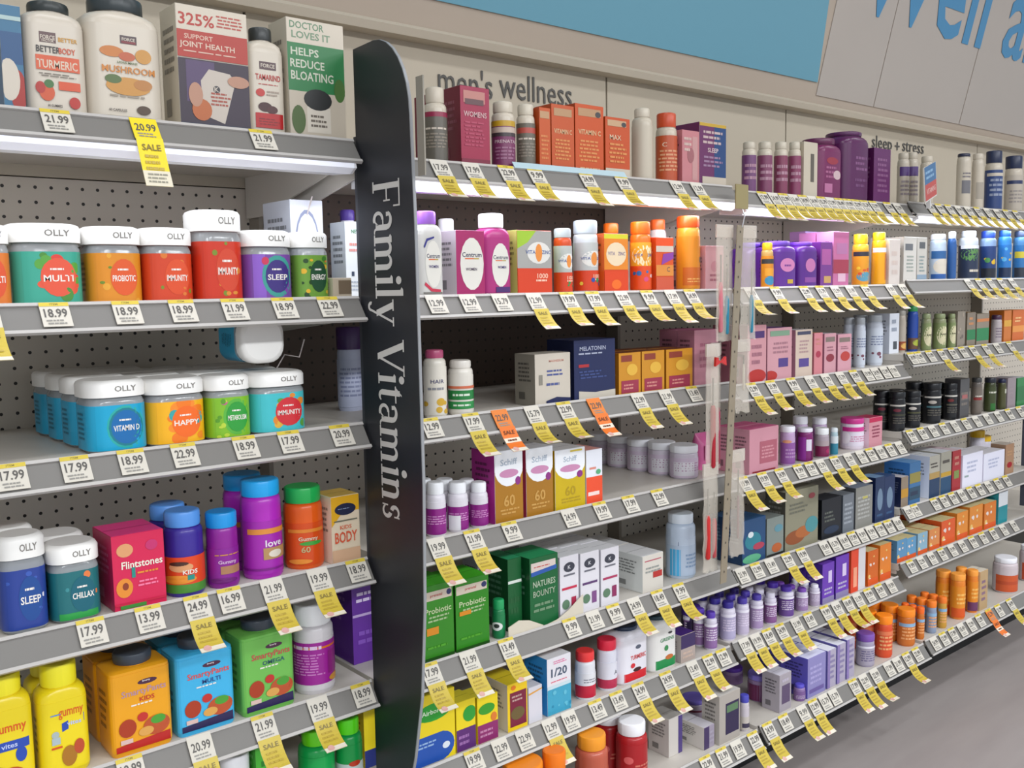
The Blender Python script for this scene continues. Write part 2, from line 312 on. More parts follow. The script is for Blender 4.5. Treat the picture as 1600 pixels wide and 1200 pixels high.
ITEMS = [
('box', 'A', 0, 0.3297, 0.042, 1.439, 0.0259, 0.06, 0.1355, 1, 0.063, 'box', 'blue and white carton at the far left end', {'side': '#2f6ea5', 'top': '#4a90c0'}, 'R 0 0 1 1 #3f7fae;R 0 .45 1 .75 #2f5f9a;E .7 .2 .4 .2 #b5352f;E .3 .3 .5 .2 #e6e2dc;R 0 .86 1 .9 #bfe0ea'),
('sq', 'A', 0, 0.3841, 0.0409, 1.439, 0.0771, 0.0578, 0.1509, 1, 0.0608, 'bottle', 'white bottle with orange turmeric lettering', {'body': '#e9e5df', 'cap': '#333c3f', 'cw': 0.62, 'ch': 0.09}, 'R .16 .78 .5 .9 #6d5357;T FORCE .33 .84 .05 #e8e2da .3;T FACTOR .33 .8 .03 #e8e2da .25;T BETTER .75 .83 .05 #e0a82e .4;T BETTER .33 .7 .075 #3d3a3c .5;T BODY .72 .7 .07 #e2603a .35;R .06 .46 .97 .63 #e8683f;T TURMERIC .5 .53 .1 #f0e2d4 .84;L .1 .38 .9 .43 2 #8a8580;R .5 .24 .96 .34 #e8603a;E .25 .2 .16 .1 #e0633a;E .3 .3 .1 .05 #4b8048;E .12 .25 .1 .07 #c23a33;E .82 .1 .12 .07 #c8372f;T 60_GUMMIES .4 .05 .03 #57504c .3'),
('sq', 'A', 0, 0.4758, 0.0508, 1.439, 0.1034, 0.0776, 0.1729, 1, 0.0806, 'bottle', 'white bottle with orange mushroom artwork', {'body': '#ebe7e0', 'cap': '#38434a', 'cw': 0.66, 'ch': 0.12}, 'R .4 .8 .68 .89 #5a4a50;T FORCE .54 .85 .035 #e8e2da .22;R .42 .805 .66 .83 #8c2f3a;E .25 .7 .2 .06 #d9893f;E .5 .66 .14 .05 #cf6a44;E .78 .68 .14 .08 #dba24a;E .5 .33 .38 .1 #dba24e;E .25 .4 .14 .05 #5d7a45;E .75 .36 .16 .06 #c98c4a;T MUSHROOM .52 .51 .075 #dd8f33 .9;T LIONS_MANE .5 .59 .025 #5d7a45 .5;L .12 .2 .9 .24 1 #a9a39b;E .74 .08 .12 .05 #55402f;T 60_CAPSULES .3 .06 .03 #57504c .3'),
('box', 'A', 0, 0.6016, 0.042, 1.439, 0.1082, 0.06, 0.1758, 1, 0.063, 'box', 'tall display carton with red banner and 325% claim', {'side': '#e6e0d2', 'top': '#e6e0d2'}, 'R 0 .8 1 1 #e9e4db;T 325% .28 .89 .1 #c43f35 .5;L .56 .85 .96 .96 4 #c75a50;R 0 .58 1 .8 #c23f33;T SUPPORT .3 .75 .04 #f0cfc4 .4;T JOINT_HEALTH .42 .68 .06 #f3ddd2 .78;L .06 .62 .9 .64 1 #f0cfc4;R 0 0 1 .57 #3c2f45;R .1 .22 .5 .56 #5d4a7a;P .32,.12 .62,.06 .8,.42 .72,.48 .42,.5 .3,.4 #d8d2cf;E .52 .34 .05 .03 #3a3a44;T K .52 .34 .04 #d8d2cf .1;L .42 .2 .72 .32 4 #b65a4c;E .3 .16 .14 .09 #c9713d;E .22 .28 .1 .1 #c99a86;E .84 .42 .16 .05 #c99a86;R 0 0 1 .05 #2a2a4a'),
('sq', 'A', 0, 0.687, 0.0339, 1.439, 0.0583, 0.0438, 0.1642, 1, 0.0468, 'bottle', 'slim white bottle with dark cap and cherry band', {'body': '#e9e5de', 'cap': '#3a4044', 'cw': 0.55, 'ch': 0.12, 'side': '#e9e5de'}, 'R .2 .78 .8 .88 #5a3f47;T FORCE .5 .83 .05 #e8e2da .5;T TAMARIND .5 .68 .075 #c9302b .9;L .1 .58 .9 .6 1 #c9302b;E .2 .48 .16 .05 #cf3a35;L .4 .44 .9 .52 2 #b7aaa2;E .35 .3 .25 .06 #4a2024;E .6 .27 .2 .05 #54262a;R 0 .03 1 .22 #c4262a;L .1 .06 .9 .16 3 #8f1d22'),
('box', 'A', 0, 0.7709, 0.042, 1.439, 0.1003, 0.06, 0.1847, 1, 0.063, 'box', 'green and white display carton beside the blade sign', {'side': '#ddd8cc', 'top': '#ddd8cc'}, 'R 0 .8 1 1 #e8e3da;T DOCTOR .35 .95 .06 #6d9a7d .6;T LOVES_IT .42 .87 .06 #7fa58b .78;R 0 .4 1 .8 #2f8a52;T HELPS .3 .73 .065 #dfe9df .5;T REDUCE .34 .63 .07 #dfe9df .6;T BLOATING .42 .53 .075 #dfe9df .75;R 0 0 1 .4 #d6d0c6;E .9 .44 .1 .1 #4d7a3a;R .3 .06 .72 .28 #e9e7e2;E .5 .34 .25 .09 #26292b;L .36 .1 .66 .22 3 #77706a;E .15 .16 .12 .12 #53703c'),
('bot', 'A', 1, 1.0137, 0.0323, 1.418, 0.0406, 0.0406, 0.1346, 1, 0.0436, 'bottle', 'white bottle with grey label just right of the blade sign', {'body': '#e4dfd6', 'cap': '#e6e1d8', 'cw': 0.75, 'ch': 0.2}, 'R 0 0 1 1 #6f6d68;R 0 .9 1 1 #a02a55;L .1 .62 .9 .7 1 #e9e2dc;L .1 .25 .9 .58 5 #9b958c'),
('box', 'A', 1, 1.0875, 0.047, 1.418, 0.0657, 0.07, 0.142, 2, 0.073, 'box', 'crimson box with white headline', {'side': '#7c1038', 'top': '#c4436c', 'front': '#ad1c50'}, 'R .1 .8 .85 .95 #cf8f8c;R .15 .78 .8 .85 #6c4a52;T WOMENS .5 .66 .07 #e7c4cf .8;L .1 .25 .9 .58 7 #c2476f;R 0 0 1 .1 #8c1040'),
('bot', 'A', 1, 1.1699, 0.0336, 1.418, 0.0431, 0.0431, 0.1272, 1, 0.0461, 'bottle', 'white bottle with yellow stripe and plum label', {'body': '#e4dfd6', 'cap': '#e9e5db', 'cw': 0.8, 'ch': 0.16}, 'R 0 0 1 1 #8a3f74;R 0 .88 1 1 #d8b22f;R 0 .74 1 .86 #d9c9c4;R 0 .66 1 .74 #4a3f48;T PRENATAL .5 .55 .07 #e0c9dc .8;L .15 .15 .85 .45 4 #b07aa5'),
('bot', 'A', 1, 1.2235, 0.0309, 1.418, 0.0348, 0.0348, 0.128, 1, 0.0378, 'bottle', 'white bottle with grey label beside the orange boxes', {'body': '#e4dfd6', 'cap': '#e9e5db', 'cw': 0.8, 'ch': 0.16}, 'R 0 0 1 1 #76726a;R 0 .78 1 .9 #c9584e;L .1 .62 .9 .7 1 #e9e2dc;L .1 .25 .9 .58 5 #9b958c'),
('box', 'A', 1, 1.2559, 0.037, 1.418, 0.0283, 0.05, 0.1234, 1, 0.053, 'box', 'narrow orange box', {'front': '#d95f1e', 'side': '#c24f14', 'top': '#e07a3c'}, 'R .05 .84 .9 .95 #d2a983;L .1 .2 .9 .6 6 #f0985a'),
('box', 'A', 1, 1.3028, 0.037, 1.418, 0.0595, 0.05, 0.1333, 1, 0.053, 'box', 'orange box with tan band', {'front': '#d65c1f', 'side': '#c24f14', 'top': '#e0824a'}, 'R .1 .84 .9 .95 #c9a27c;T VITAMIN_C .5 .62 .07 #f2cfa5 .8;L .12 .2 .88 .52 6 #f0a05c'),
('box', 'A', 1, 1.3752, 0.037, 1.418, 0.0785, 0.05, 0.1409, 2, 0.053, 'box', 'tallest orange box of the row', {'front': '#dc5a17', 'side': '#bf4a12', 'top': '#e0824a'}, 'R .1 .84 .9 .95 #c9a27c;T VITAMIN_C .5 .62 .07 #f2cfa5 .8;L .12 .2 .88 .52 6 #f0a05c;E .8 .88 .1 .04 #4a4a50;L .1 .08 .9 .14 1 #f2c9a0'),
('box', 'A', 1, 1.4556, 0.037, 1.418, 0.0715, 0.05, 0.1239, 1, 0.053, 'box', 'orange box with white lower band', {'front': '#d9581c', 'side': '#c2501a', 'top': '#e08a55'}, 'R 0 0 1 .17 #e2dcd2;R .08 .86 .85 .96 #d9b694;E .75 .9 .1 .04 #4a4a50;T MAX .4 .68 .08 #f3d5bb .6;L .12 .25 .88 .6 5 #f0a05c'),
('bot', 'A', 1, 1.5524, 0.0336, 1.418, 0.0431, 0.0431, 0.155, 1, 0.0461, 'bottle', 'tall plain white bottle', {'body': '#dcd7cc', 'cap': '#e6e2d8', 'cw': 0.7, 'ch': 0.12}, 'R 0 0 1 1 #dcd7cc'),
('bot', 'A', 1, 1.6337, 0.0368, 1.418, 0.0455, 0.0455, 0.1532, 1, 0.0485, 'bottle', 'bottle with orange cap and orange label', {'body': '#dcd4c8', 'cap': '#dd5220', 'cw': 0.85, 'ch': 0.2}, 'R 0 0 1 1 #cf5a2c;T C .3 .8 .1 #f3ddcc .3;L .1 .2 .9 .7 6 #efae86'),
('box', 'A', 1, 1.6859, 0.037, 1.418, 0.0574, 0.05, 0.119, 1, 0.053, 'box', 'pale pink box', {'front': '#d88f9d', 'side': '#c97f90', 'top': '#e7b4bd'}, 'R .6 .1 .9 .9 #d9a9b0;E .5 .55 .2 .14 #b0707c;L .1 .6 .55 .9 3 #e7d0d0'),
('box', 'A', 1, 1.7627, 0.047, 1.418, 0.0946, 0.07, 0.1412, 1, 0.073, 'box', 'purple and blue box with yellow top edge', {'side': '#6c1f63', 'top': '#c9a83a'}, 'R 0 0 .55 1 #71286d;R .55 0 1 1 #1f4a8c;R 0 .95 1 1 #d8b53a;L .1 .66 .9 .9 3 #d9c4cc;T SLEEP .5 .58 .07 #ead6e4 .8;L .1 .3 .9 .5 3 #a98ab5;R .1 0 1 .16 #ddd6cc'),
('bot', 'A', 2, 1.9181, 0.0282, 1.41, 0.0324, 0.0324, 0.1232, 1, 0.0354, 'bottle', 'white bottle with violet label', {'body': '#ddd8ce', 'cap': '#ddd9cf', 'cw': 0.8, 'ch': 0.13}, 'R 0 0 1 1 #7c4a86;L .1 .3 .9 .8 3 #c39ab8'),
('bot', 'A', 2, 1.9815, 0.0291, 1.41, 0.0343, 0.0343, 0.1285, 1, 0.0373, 'bottle', 'white bottle with mauve label', {'body': '#ddd8ce', 'cap': '#ddd9cf', 'cw': 0.8, 'ch': 0.13}, 'R 0 0 1 1 #8a4472;L .1 .3 .9 .8 3 #c39ab8'),
('bot', 'A', 2, 2.0451, 0.0279, 1.41, 0.0317, 0.0317, 0.1335, 1, 0.0347, 'bottle', 'white bottle with wine red label', {'body': '#ddd8ce', 'cap': '#ddd9cf', 'cw': 0.8, 'ch': 0.13}, 'R 0 0 1 1 #8f3f68;L .1 .3 .9 .8 3 #c39ab8'),
('bot', 'A', 2, 2.1038, 0.0281, 1.41, 0.0303, 0.0303, 0.1384, 1, 0.0333, 'bottle', 'white bottle with plum label', {'body': '#ddd8ce', 'cap': '#ddd9cf', 'cw': 0.8, 'ch': 0.13}, 'R 0 0 1 1 #93406f;L .1 .3 .9 .8 3 #c39ab8'),
('box', 'A', 2, 2.1499, 0.032, 1.41, 0.0602, 0.04, 0.14, 1, 0.043, 'box', 'plain white carton with small barcode', {'front': '#dcd7cc', 'side': '#d2ccc0', 'top': '#e2ddd2'}, 'R .5 .3 .75 .8 #6a6660'),
('sq', 'A', 2, 2.2477, 0.0543, 1.41, 0.1127, 0.0845, 0.1589, 1, 0.0875, 'bottle', 'magenta shoulder bottle', {'body': '#7e1f66', 'cap': '#6a1a58', 'cw': 0.7, 'ch': 0.1}, 'E .5 .8 .3 .08 #a8324a;L .15 .4 .85 .7 3 #b66aa0;E .75 .5 .2 .1 #e0c8d8;R .1 .1 .5 .3 #c97db5'),
('sq', 'A', 2, 2.3764, 0.0595, 1.41, 0.1266, 0.0949, 0.1865, 1, 0.0979, 'bottle', 'large deep purple bottle', {'body': '#5e1560', 'cap': '#5a1560', 'cw': 0.8, 'ch': 0.06}, 'L .3 .5 .9 .8 3 #8f5a96;L .3 .2 .9 .4 2 #7c4a86'),
('box', 'A', 2, 2.4938, 0.042, 1.41, 0.0872, 0.06, 0.1511, 1, 0.063, 'box', 'purple carton beside white bottles', {'front': '#6a2470', 'side': '#511153', 'top': '#6f2a75'}, 'L .2 .2 .9 .85 7 #94609a'),
('bot', 'A', 3, 2.637, 0.028, 1.418, 0.0319, 0.0319, 0.1438, 1, 0.0349, 'bottle', 'white bottle with small purple panel, first after the purple carton', {'body': '#d4cfc6', 'cap': '#cfcac0', 'cw': 0.8, 'ch': 0.12}, 'R .1 .7 .9 .95 #5a3f8a;L .15 .15 .85 .6 4 #a49ca8'),
('bot', 'A', 3, 2.6869, 0.0273, 1.418, 0.0306, 0.0306, 0.1491, 1, 0.0336, 'bottle', 'white bottle with small purple panel, second after the purple carton', {'body': '#d4cfc6', 'cap': '#cfcac0', 'cw': 0.8, 'ch': 0.12}, 'R .1 .7 .9 .95 #5a3f8a;L .15 .15 .85 .6 4 #a49ca8'),
('bot', 'A', 3, 2.777, 0.0301, 1.418, 0.0363, 0.0363, 0.1452, 1, 0.0393, 'bottle', 'small white bottle behind the tilted flag', {'body': '#d9d4ca', 'cap': '#d9d4ca', 'cw': 0.8, 'ch': 0.12}, 'L .15 .2 .85 .8 5 #a49ca8'),
('bot', 'A', 3, 3.0114, 0.0317, 1.418, 0.0395, 0.0395, 0.1701, 1, 0.0425, 'bottle', 'white bottle with thin navy lid', {'body': '#ddd8cf', 'cap': '#20254a', 'cw': 0.85, 'ch': 0.06}, 'R .2 .3 .7 .6 #7d7f8c;L .2 .65 .8 .8 2 #8d8b96'),
('bot', 'A', 3, 3.0988, 0.0283, 1.418, 0.0327, 0.0327, 0.1762, 1, 0.0357, 'bottle', 'white bottle beside navy capped bottle', {'body': '#ddd8cf', 'cap': '#ddd8cf', 'cw': 0.85, 'ch': 0.1}, 'R .2 .2 .8 .6 #b9b5ae'),
('bot', 'A', 3, 3.2336, 0.038, 1.418, 0.0521, 0.0521, 0.1954, 1, 0.0551, 'bottle', 'blue bottle with navy cap', {'body': '#ddd8cf', 'cap': '#1c2a55', 'cw': 0.85, 'ch': 0.2}, 'R 0 0 1 1 #2b4a8f;L .1 .3 .9 .8 4 #9fb0d6;R 0 .84 1 .92 #e0dcd6'),
('bot', 'A', 3, 3.3837, 0.0386, 1.418, 0.0532, 0.0532, 0.1901, 1, 0.0562, 'bottle', 'white bottle with navy cap at right edge', {'body': '#ddd8cf', 'cap': '#1c2a55', 'cw': 0.9, 'ch': 0.22}, 'R 0 0 1 1 #cfcac4;R 0 .75 1 .85 #2b3a6f;L .1 .2 .9 .6 4 #a9a5a8'),
('olly', 'B', 0, 0.2897, 0.0344, 1.186, 0.0448, 0.0448, 0.108, 1, 0.0478, 'jar', 'gummy jar with orange label cut by left edge', {}, 'R 0 0 1 1 #d9772f;E .2 .3 .2 .1 #3f8f5a;E .62 .5 .33 .38 #d9542f;T MULTI .62 .48 .13 #ece6de .56;L .45 .62 .8 .7 1 #ece6de'),
('olly', 'B', 0, 0.3608, 0.0561, 1.186, 0.0881, 0.0881, 0.1115, 1, 0.0911, 'jar', 'gummy jar with teal label and strawberry circle', {}, 'R 0 0 1 1 #3fa38d;B 3 14 .25 0 1 1 .09 #4d8a3a,#d8443a,#5aa042,#e0583f;E .62 .5 .33 .38 #e0583f;T MULTI .62 .48 .13 #ece6de .56;L .45 .62 .8 .7 1 #ece6de'),
('olly', 'B', 0, 0.4486, 0.0482, 1.186, 0.0724, 0.0724, 0.1099, 3, 0.0754, 'jar', 'gummy jar with amber label', {}, 'R 0 0 1 1 #d98a24;B 4 8 0 0 1 1 .07 #6f8a2e,#e3a336;E .62 .5 .33 .38 #dd5a2a;T PROBIOTIC .62 .48 .13 #ece6de .56;L .45 .62 .8 .7 1 #ece6de'),
('olly', 'B', 0, 0.5244, 0.0471, 1.186, 0.0702, 0.0702, 0.1099, 3, 0.0732, 'jar', 'gummy jar with red orange label', {}, 'R 0 0 1 1 #cf4424;B 5 8 0 0 1 1 .07 #d9772f,#7a8a2e;E .62 .5 .33 .38 #d94f28;T IMMUNITY .62 .48 .13 #ece6de .56;L .45 .62 .8 .7 1 #ece6de'),
('olly', 'B', 0, 0.6021, 0.0481, 1.186, 0.0722, 0.0722, 0.1383, 1, 0.0752, 'jar', 'tallest gummy jar with scarlet label', {}, 'R 0 0 1 1 #c9361f;B 6 8 0 0 1 1 .06 #d98a2f,#7a8a2e;E .62 .5 .33 .38 #cf452a;T IMMUNITY .62 .48 .13 #ece6de .56;L .45 .62 .8 .7 1 #ece6de'),
('olly', 'B', 0, 0.682, 0.0513, 1.186, 0.0786, 0.0786, 0.1103, 1, 0.0816, 'jar', 'gummy jar with purple and teal label', {}, 'R 0 0 1 1 #7a4aa0;R 0 0 .3 1 #8a5cc0;E .62 .5 .42 .48 #3f9a90;E .3 .85 .1 .09 #c93a5a;E .62 .5 .33 .38 #3f2f7a;T SLEEP .62 .48 .13 #ece6de .56;L .45 .62 .8 .7 1 #ece6de'),
('olly', 'B', 0, 0.7566, 0.043, 1.186, 0.0582, 0.0582, 0.1096, 1, 0.0612, 'jar', 'gummy jar with black and green label', {}, 'R 0 0 1 1 #6d9a3a;B 8 16 0 0 1 1 .08 #e0b030,#d9772f,#3f7a2e,#2a4a24;E .62 .5 .33 .38 #1f4a2e;T ENERGY .62 .48 .13 #ece6de .56;L .45 .62 .8 .7 1 #ece6de'),
('box', 'B', 0, 0.7907, 0.15, 1.186, 0.0606, 0.1, 0.168, 1, 0.103, 'box', 'white carton standing behind the gummy jars', {'front': '#eef0fa', 'side': '#d5dae6', 'top': '#f0f2fa'}, 'E .5 .55 .38 .36 #9aa0bd;E .5 .55 .34 .32 #eef0fa'),
('box', 'B', 1, 0.8635, 0.095, 1.185, 0.035, 0.05, 0.1332, 1, 0.053, 'box', 'slim white carton beside the blade sign', {'front': '#e4e8ec', 'side': '#d0d5da', 'top': '#f0f2f5'}, 'T NEW .6 .88 .05 #4d8a5a .5;L .2 .6 .8 .75 2 #e0988f;R .3 .3 .45 .36 #33405a;L .2 .1 .8 .25 3 #b0b8c4'),
('bot', 'B', 1, 0.9005, 0.1531, 1.185, 0.0263, 0.0263, 0.1606, 1, 0.0293, 'bottle', 'bottle with purple cap hidden behind slim carton', {'body': '#d8d4e0', 'cap': '#5a3fa0', 'cw': 0.9, 'ch': 0.12}, 'R 0 0 1 1 #5a4a90'),
('box', 'B', 0, 0.8038, 0.037, 1.186, 0.0345, 0.05, 0.0358, 1, 0.053, 'box', 'open cardboard tray beside the blade sign', {'front': '#b7a994', 'side': '#cfc4b0', 'top': '#8a7a66'}, 'R .3 .25 1 .9 #6f5f4c'),
('sq', 'B', 1, 0.9854, 0.0315, 1.185, 0.0521, 0.0391, 0.1522, 1, 0.0421, 'bottle', 'white multivitamin bottle with purple cap', {'body': '#c9c7c2', 'cap': '#9a62c4', 'cw': 0.72, 'ch': 0.15}, 'E .55 .5 .42 .4 #dedbd2;T Centrum .55 .64 .075 #3a3a55 .7;R .3 .57 .62 .59 #d96a3a;R .62 .57 .8 .59 #b7a04a;T WOMEN .55 .46 .05 #4a3f7a .5;P .05,.15 .4,.04 .9,.02 .9,.07 .45,.09 .1,.2 #c4304a;P .05,.8 .2,.93 .6,.97 .6,.94 .25,.89 .1,.77 #2f2f80;R 0 0 1 .03 #77736c'),
('bot', 'B', 1, 1.0938, 0.1171, 1.185, 0.0342, 0.0342, 0.1485, 1, 0.0372, 'bottle', 'white capped bottle behind the multivitamins', {'body': '#d8d4dc', 'cap': '#f2f2f4', 'cw': 0.8, 'ch': 0.16}, 'R 0 0 1 1 #cfc9d2'),
('box', 'B', 1, 1.07, 0.042, 1.185, 0.0643, 0.06, 0.1202, 1, 0.063, 'box', 'magenta multivitamin box', {'front': '#a01a5e', 'side': '#d9cfd6', 'top': '#d5589a'}, 'E .55 .5 .42 .4 #dedbd2;T Centrum .55 .64 .075 #3a3a55 .7;R .3 .57 .62 .59 #d96a3a;R .62 .57 .8 .59 #b7a04a;T WOMEN .52 .42 .045 #5a4a60 .4'),
('sq', 'B', 1, 1.1377, 0.0362, 1.185, 0.0644, 0.0483, 0.1535, 1, 0.0513, 'bottle', 'magenta multivitamin bottle with white cap', {'body': '#a82a74', 'cap': '#f4f4f6', 'cw': 0.8, 'ch': 0.17}, 'E .55 .5 .42 .4 #dedbd2;T Centrum .55 .64 .075 #3a3a55 .7;R .3 .57 .62 .59 #d96a3a;R .62 .57 .8 .59 #b7a04a;T WOMEN .6 .46 .05 #4a3f7a .4;R .3 0 1 .1 #4a2a6a'),
('box', 'B', 1, 1.2247, 0.037, 1.185, 0.0881, 0.05, 0.124, 1, 0.053, 'box', 'silver and orange immune box with green corner', {'front': '#cf3c14', 'side': '#c9d070', 'top': '#c5c9c4'}, 'R 0 .42 1 1 #a3a29e;P 0,1 .55,1 .3,.82 0,.72 #9abf2e;E .62 .66 .34 .17 #dcdad4;E .62 .66 .1 .14 #e08a3a;T VITA .38 .67 .06 #5a6a9a .3;T ZINC .84 .67 .06 #5a6a9a .26;R 0 0 1 .42 #cf3c14;T 1000 .72 .3 .08 #efc0a8 .4;L .5 .2 .9 .26 1 #efc0a8;'),
('bot', 'B', 1, 1.3145, 0.0298, 1.185, 0.0356, 0.0356, 0.131, 1, 0.0386, 'bottle', 'short silver immune bottle', {'body': '#c94a1e', 'cap': '#b9c0c4', 'cw': 0.88, 'ch': 0.14, 'hl': 0.98}, 'R 0 .42 1 1 #b4b8b4;P 0,1 .55,1 .3,.82 0,.72 #5fb548;E .62 .66 .34 .17 #dcdad4;E .62 .66 .1 .14 #e08a3a;T VITA .38 .67 .06 #5a6a9a .3;T ZINC .84 .67 .06 #5a6a9a .26;R 0 0 1 .42 #cf3c14;T 1000 .72 .3 .08 #efc0a8 .4;L .5 .2 .9 .26 1 #efc0a8;B 3 4 .2 .1 .9 .2 .05 #2a4a9a,#e0c040,#2a8a4a'),
('bot', 'B', 1, 1.3872, 0.0394, 1.185, 0.0502, 0.0502, 0.149, 1, 0.0532, 'bottle', 'taller silver immune bottle', {'body': '#c9cdd0', 'cap': '#c4ccd4', 'cw': 0.9, 'ch': 0.18, 'hl': 0.98}, 'R 0 .42 1 1 #b9bcba;P 0,1 .55,1 .3,.82 0,.72 #6cc04e;E .62 .66 .34 .17 #dcdad4;E .62 .66 .1 .14 #e08a3a;T VITA .38 .67 .06 #5a6a9a .3;T ZINC .84 .67 .06 #5a6a9a .26;R 0 0 1 .42 #cf3c14;T 1000 .72 .3 .08 #efc0a8 .4;L .5 .2 .9 .26 1 #efc0a8;B 5 5 .2 .12 .9 .24 .05 #2a4a9a,#e0c040,#2a8a4a'),
('box', 'B', 1, 1.4487, 0.037, 1.185, 0.0711, 0.05, 0.123, 1, 0.053, 'box', 'orange and yellow immune box', {'front': '#d5400f', 'side': '#d9601f', 'top': '#e8c050'}, 'R 0 .92 1 1 #d3cf2a;R 0 .4 1 .92 #e08420;E .5 .66 .42 .2 #e4cfae;T VITA .3 .67 .06 #7a6a8a .3;T ZINC .72 .67 .06 #7a6a8a .3;T GUMMIES .6 .3 .05 #f0b098 .6;R 0 0 1 .38 #d5400f;E .5 .15 .2 .08 #ea6a1a'),
('bot', 'B', 1, 1.5176, 0.0937, 1.185, 0.0374, 0.0374, 0.151, 1, 0.0404, 'bottle', 'orange capped bottle behind the immune box', {'body': '#d5501a', 'cap': '#f06a14', 'cw': 0.8, 'ch': 0.14}, 'R 0 0 1 1 #d5501a'),
('bot', 'B', 1, 1.5484, 0.0359, 1.185, 0.0442, 0.0442, 0.151, 1, 0.0472, 'bottle', 'yellow orange immune bottle with orange cap', {'body': '#e0701c', 'cap': '#f26a10', 'cw': 0.88, 'ch': 0.17, 'hl': 0.98}, 'R 0 .5 1 1 #e9a52a;E .5 .72 .42 .22 #efe0b8;T VITA .3 .73 .06 #6a6a9a .3;T ZINC .72 .73 .06 #6a6a9a .3;E .5 .73 .08 .14 #d9902a;R 0 0 1 .5 #dc4a18;B 6 6 .1 .2 .9 .38 .06 #e8c8c0,#3a6aa8,#d04a7a'),
('bot', 'B', 1, 1.6702, 0.0944, 1.185, 0.0389, 0.0389, 0.1641, 1, 0.0419, 'bottle', 'orange capped bottle standing behind a short box', {'body': '#cfc5c0', 'cap': '#ec6a2c', 'cw': 0.8, 'ch': 0.14}, 'R 0 0 1 1 #cf4a1c'),
('box', 'B', 1, 1.5996, 0.037, 1.185, 0.0568, 0.05, 0.1182, 1, 0.053, 'box', 'short orange box with purple patch', {'front': '#d9521e', 'side': '#c9481a', 'top': '#ee7a3a'}, 'R 0 .85 1 1 #e8521c;R 0 .74 1 .85 #d3c4b4;P .3,.5 1,.62 1,.74 .4,.7 #8a3fa0;R 0 .3 1 .5 #d98a3a;T C .7 .42 .09 #6a5a50 .3;R 0 0 1 .28 #c9563a'),
('bot', 'B', 1, 1.7113, 0.0405, 1.185, 0.0521, 0.0521, 0.1691, 1, 0.0551, 'bottle', 'tall amber bottle with purple and yellow label', {'body': '#e09a30', 'cap': '#ee5a1c', 'cw': 0.9, 'ch': 0.15, 'hl': 0.97}, 'R 0 0 1 1 #df8d22;P .5,.72 1,.78 1,.98 .55,.95 #9a56a8;R .72 .5 1 .6 #8a7a6a;R .2 .05 1 .4 #cf6a22;L .3 .1 .95 .2 2 #e8b060'),
('box', 'B', 1, 1.7703, 0.037, 1.185, 0.0643, 0.05, 0.1029, 2, 0.053, 'box', 'pink box behind the clip strip', {'front': '#d8a2a8', 'side': '#cf98a0', 'top': '#e0b0b4'}, 'E .5 .55 .2 .12 #c98a94;L .2 .2 .8 .4 2 #b06a78'),
('bot', 'B', 2, 1.9911, 0.0263, 1.187, 0.0285, 0.0285, 0.1125, 1, 0.0315, 'bottle', 'small bottle with yellow cap and orange label', {'body': '#c9a05a', 'cap': '#f0c020', 'cw': 0.8, 'ch': 0.16}, 'R 0 0 1 1 #d98a20;R 0 .75 1 .9 #3a3a3a;E .5 .2 .3 .15 #3a8ab0;R .2 .35 .8 .6 #e8a030'),
('sq', 'B', 2, 2.0548, 0.0485, 1.187, 0.0973, 0.0731, 0.1171, 2, 0.0761, 'bottle', 'purple bottle with pink sticker', {'body': '#5f2a90', 'cap': '#6a3fb0', 'cw': 0.85, 'ch': 0.1}, 'E .5 .62 .4 .2 #d584b8;L .3 .55 .8 .66 1 #7a3a90;R .5 .08 .8 .2 #c9a83a'),
('sq', 'B', 2, 2.1545, 0.042, 1.187, 0.0799, 0.0599, 0.1167, 1, 0.0629, 'bottle', 'dark purple bottle with pink sticker', {'body': '#5a2488', 'cap': '#6f3ab5', 'cw': 0.85, 'ch': 0.08}, 'E .5 .6 .35 .2 #c978b0;R .1 .1 .9 .25 #8a4a9a'),
('box', 'B', 2, 2.227, 0.037, 1.187, 0.0533, 0.05, 0.1174, 1, 0.053, 'box', 'narrow purple box with pink panel', {'front': '#7a3a90', 'side': '#6a2a80', 'top': '#d090c8'}, 'R .1 .5 .9 .85 #b05aa0;R .3 .1 .9 .25 #c9a060'),
('box', 'B', 2, 2.2961, 0.037, 1.187, 0.0736, 0.05, 0.1451, 2, 0.053, 'box', 'tall pink box', {'front': '#c870a0', 'side': '#d98ac0', 'top': '#e0a0cc'}, 'R .2 .6 .9 .8 #b978a8;R .3 .1 .8 .25 #e0b8cc;R 0 .25 1 .5 #a83a50'),
('box', 'B', 2, 2.4062, 0.175, 1.187, 0.1277, 0.05, 0.1554, 1, 0.053, 'box', 'lavender carton in the second rank', {'front': '#a58ac8', 'side': '#c090c8', 'top': '#cfb8e0'}, 'L .2 .5 .8 .9 3 #b0a0d0'),
('bot', 'B', 2, 2.4272, 0.0334, 1.187, 0.0427, 0.0427, 0.1425, 1, 0.0457, 'bottle', 'yellow bottle with black band', {'body': '#e8b830', 'cap': '#f0c01e', 'cw': 0.8, 'ch': 0.18}, 'R 0 0 1 1 #e09a20;R 0 .82 1 .95 #30303a;E .5 .22 .35 .14 #5a9ab0;B 2 6 .1 .3 .9 .7 .07 #d9562a,#f0d040'),
('bot', 'B', 2, 2.522, 0.0329, 1.187, 0.0371, 0.0371, 0.15, 1, 0.0401, 'bottle', 'second yellow bottle with white cap ring', {'body': '#e8b020', 'cap': '#f2c41c', 'cw': 0.85, 'ch': 0.14}, 'R 0 0 1 1 #e8a418;R .6 .1 1 .8 #c96a20;R 0 .84 1 .96 #e4e0e4'),
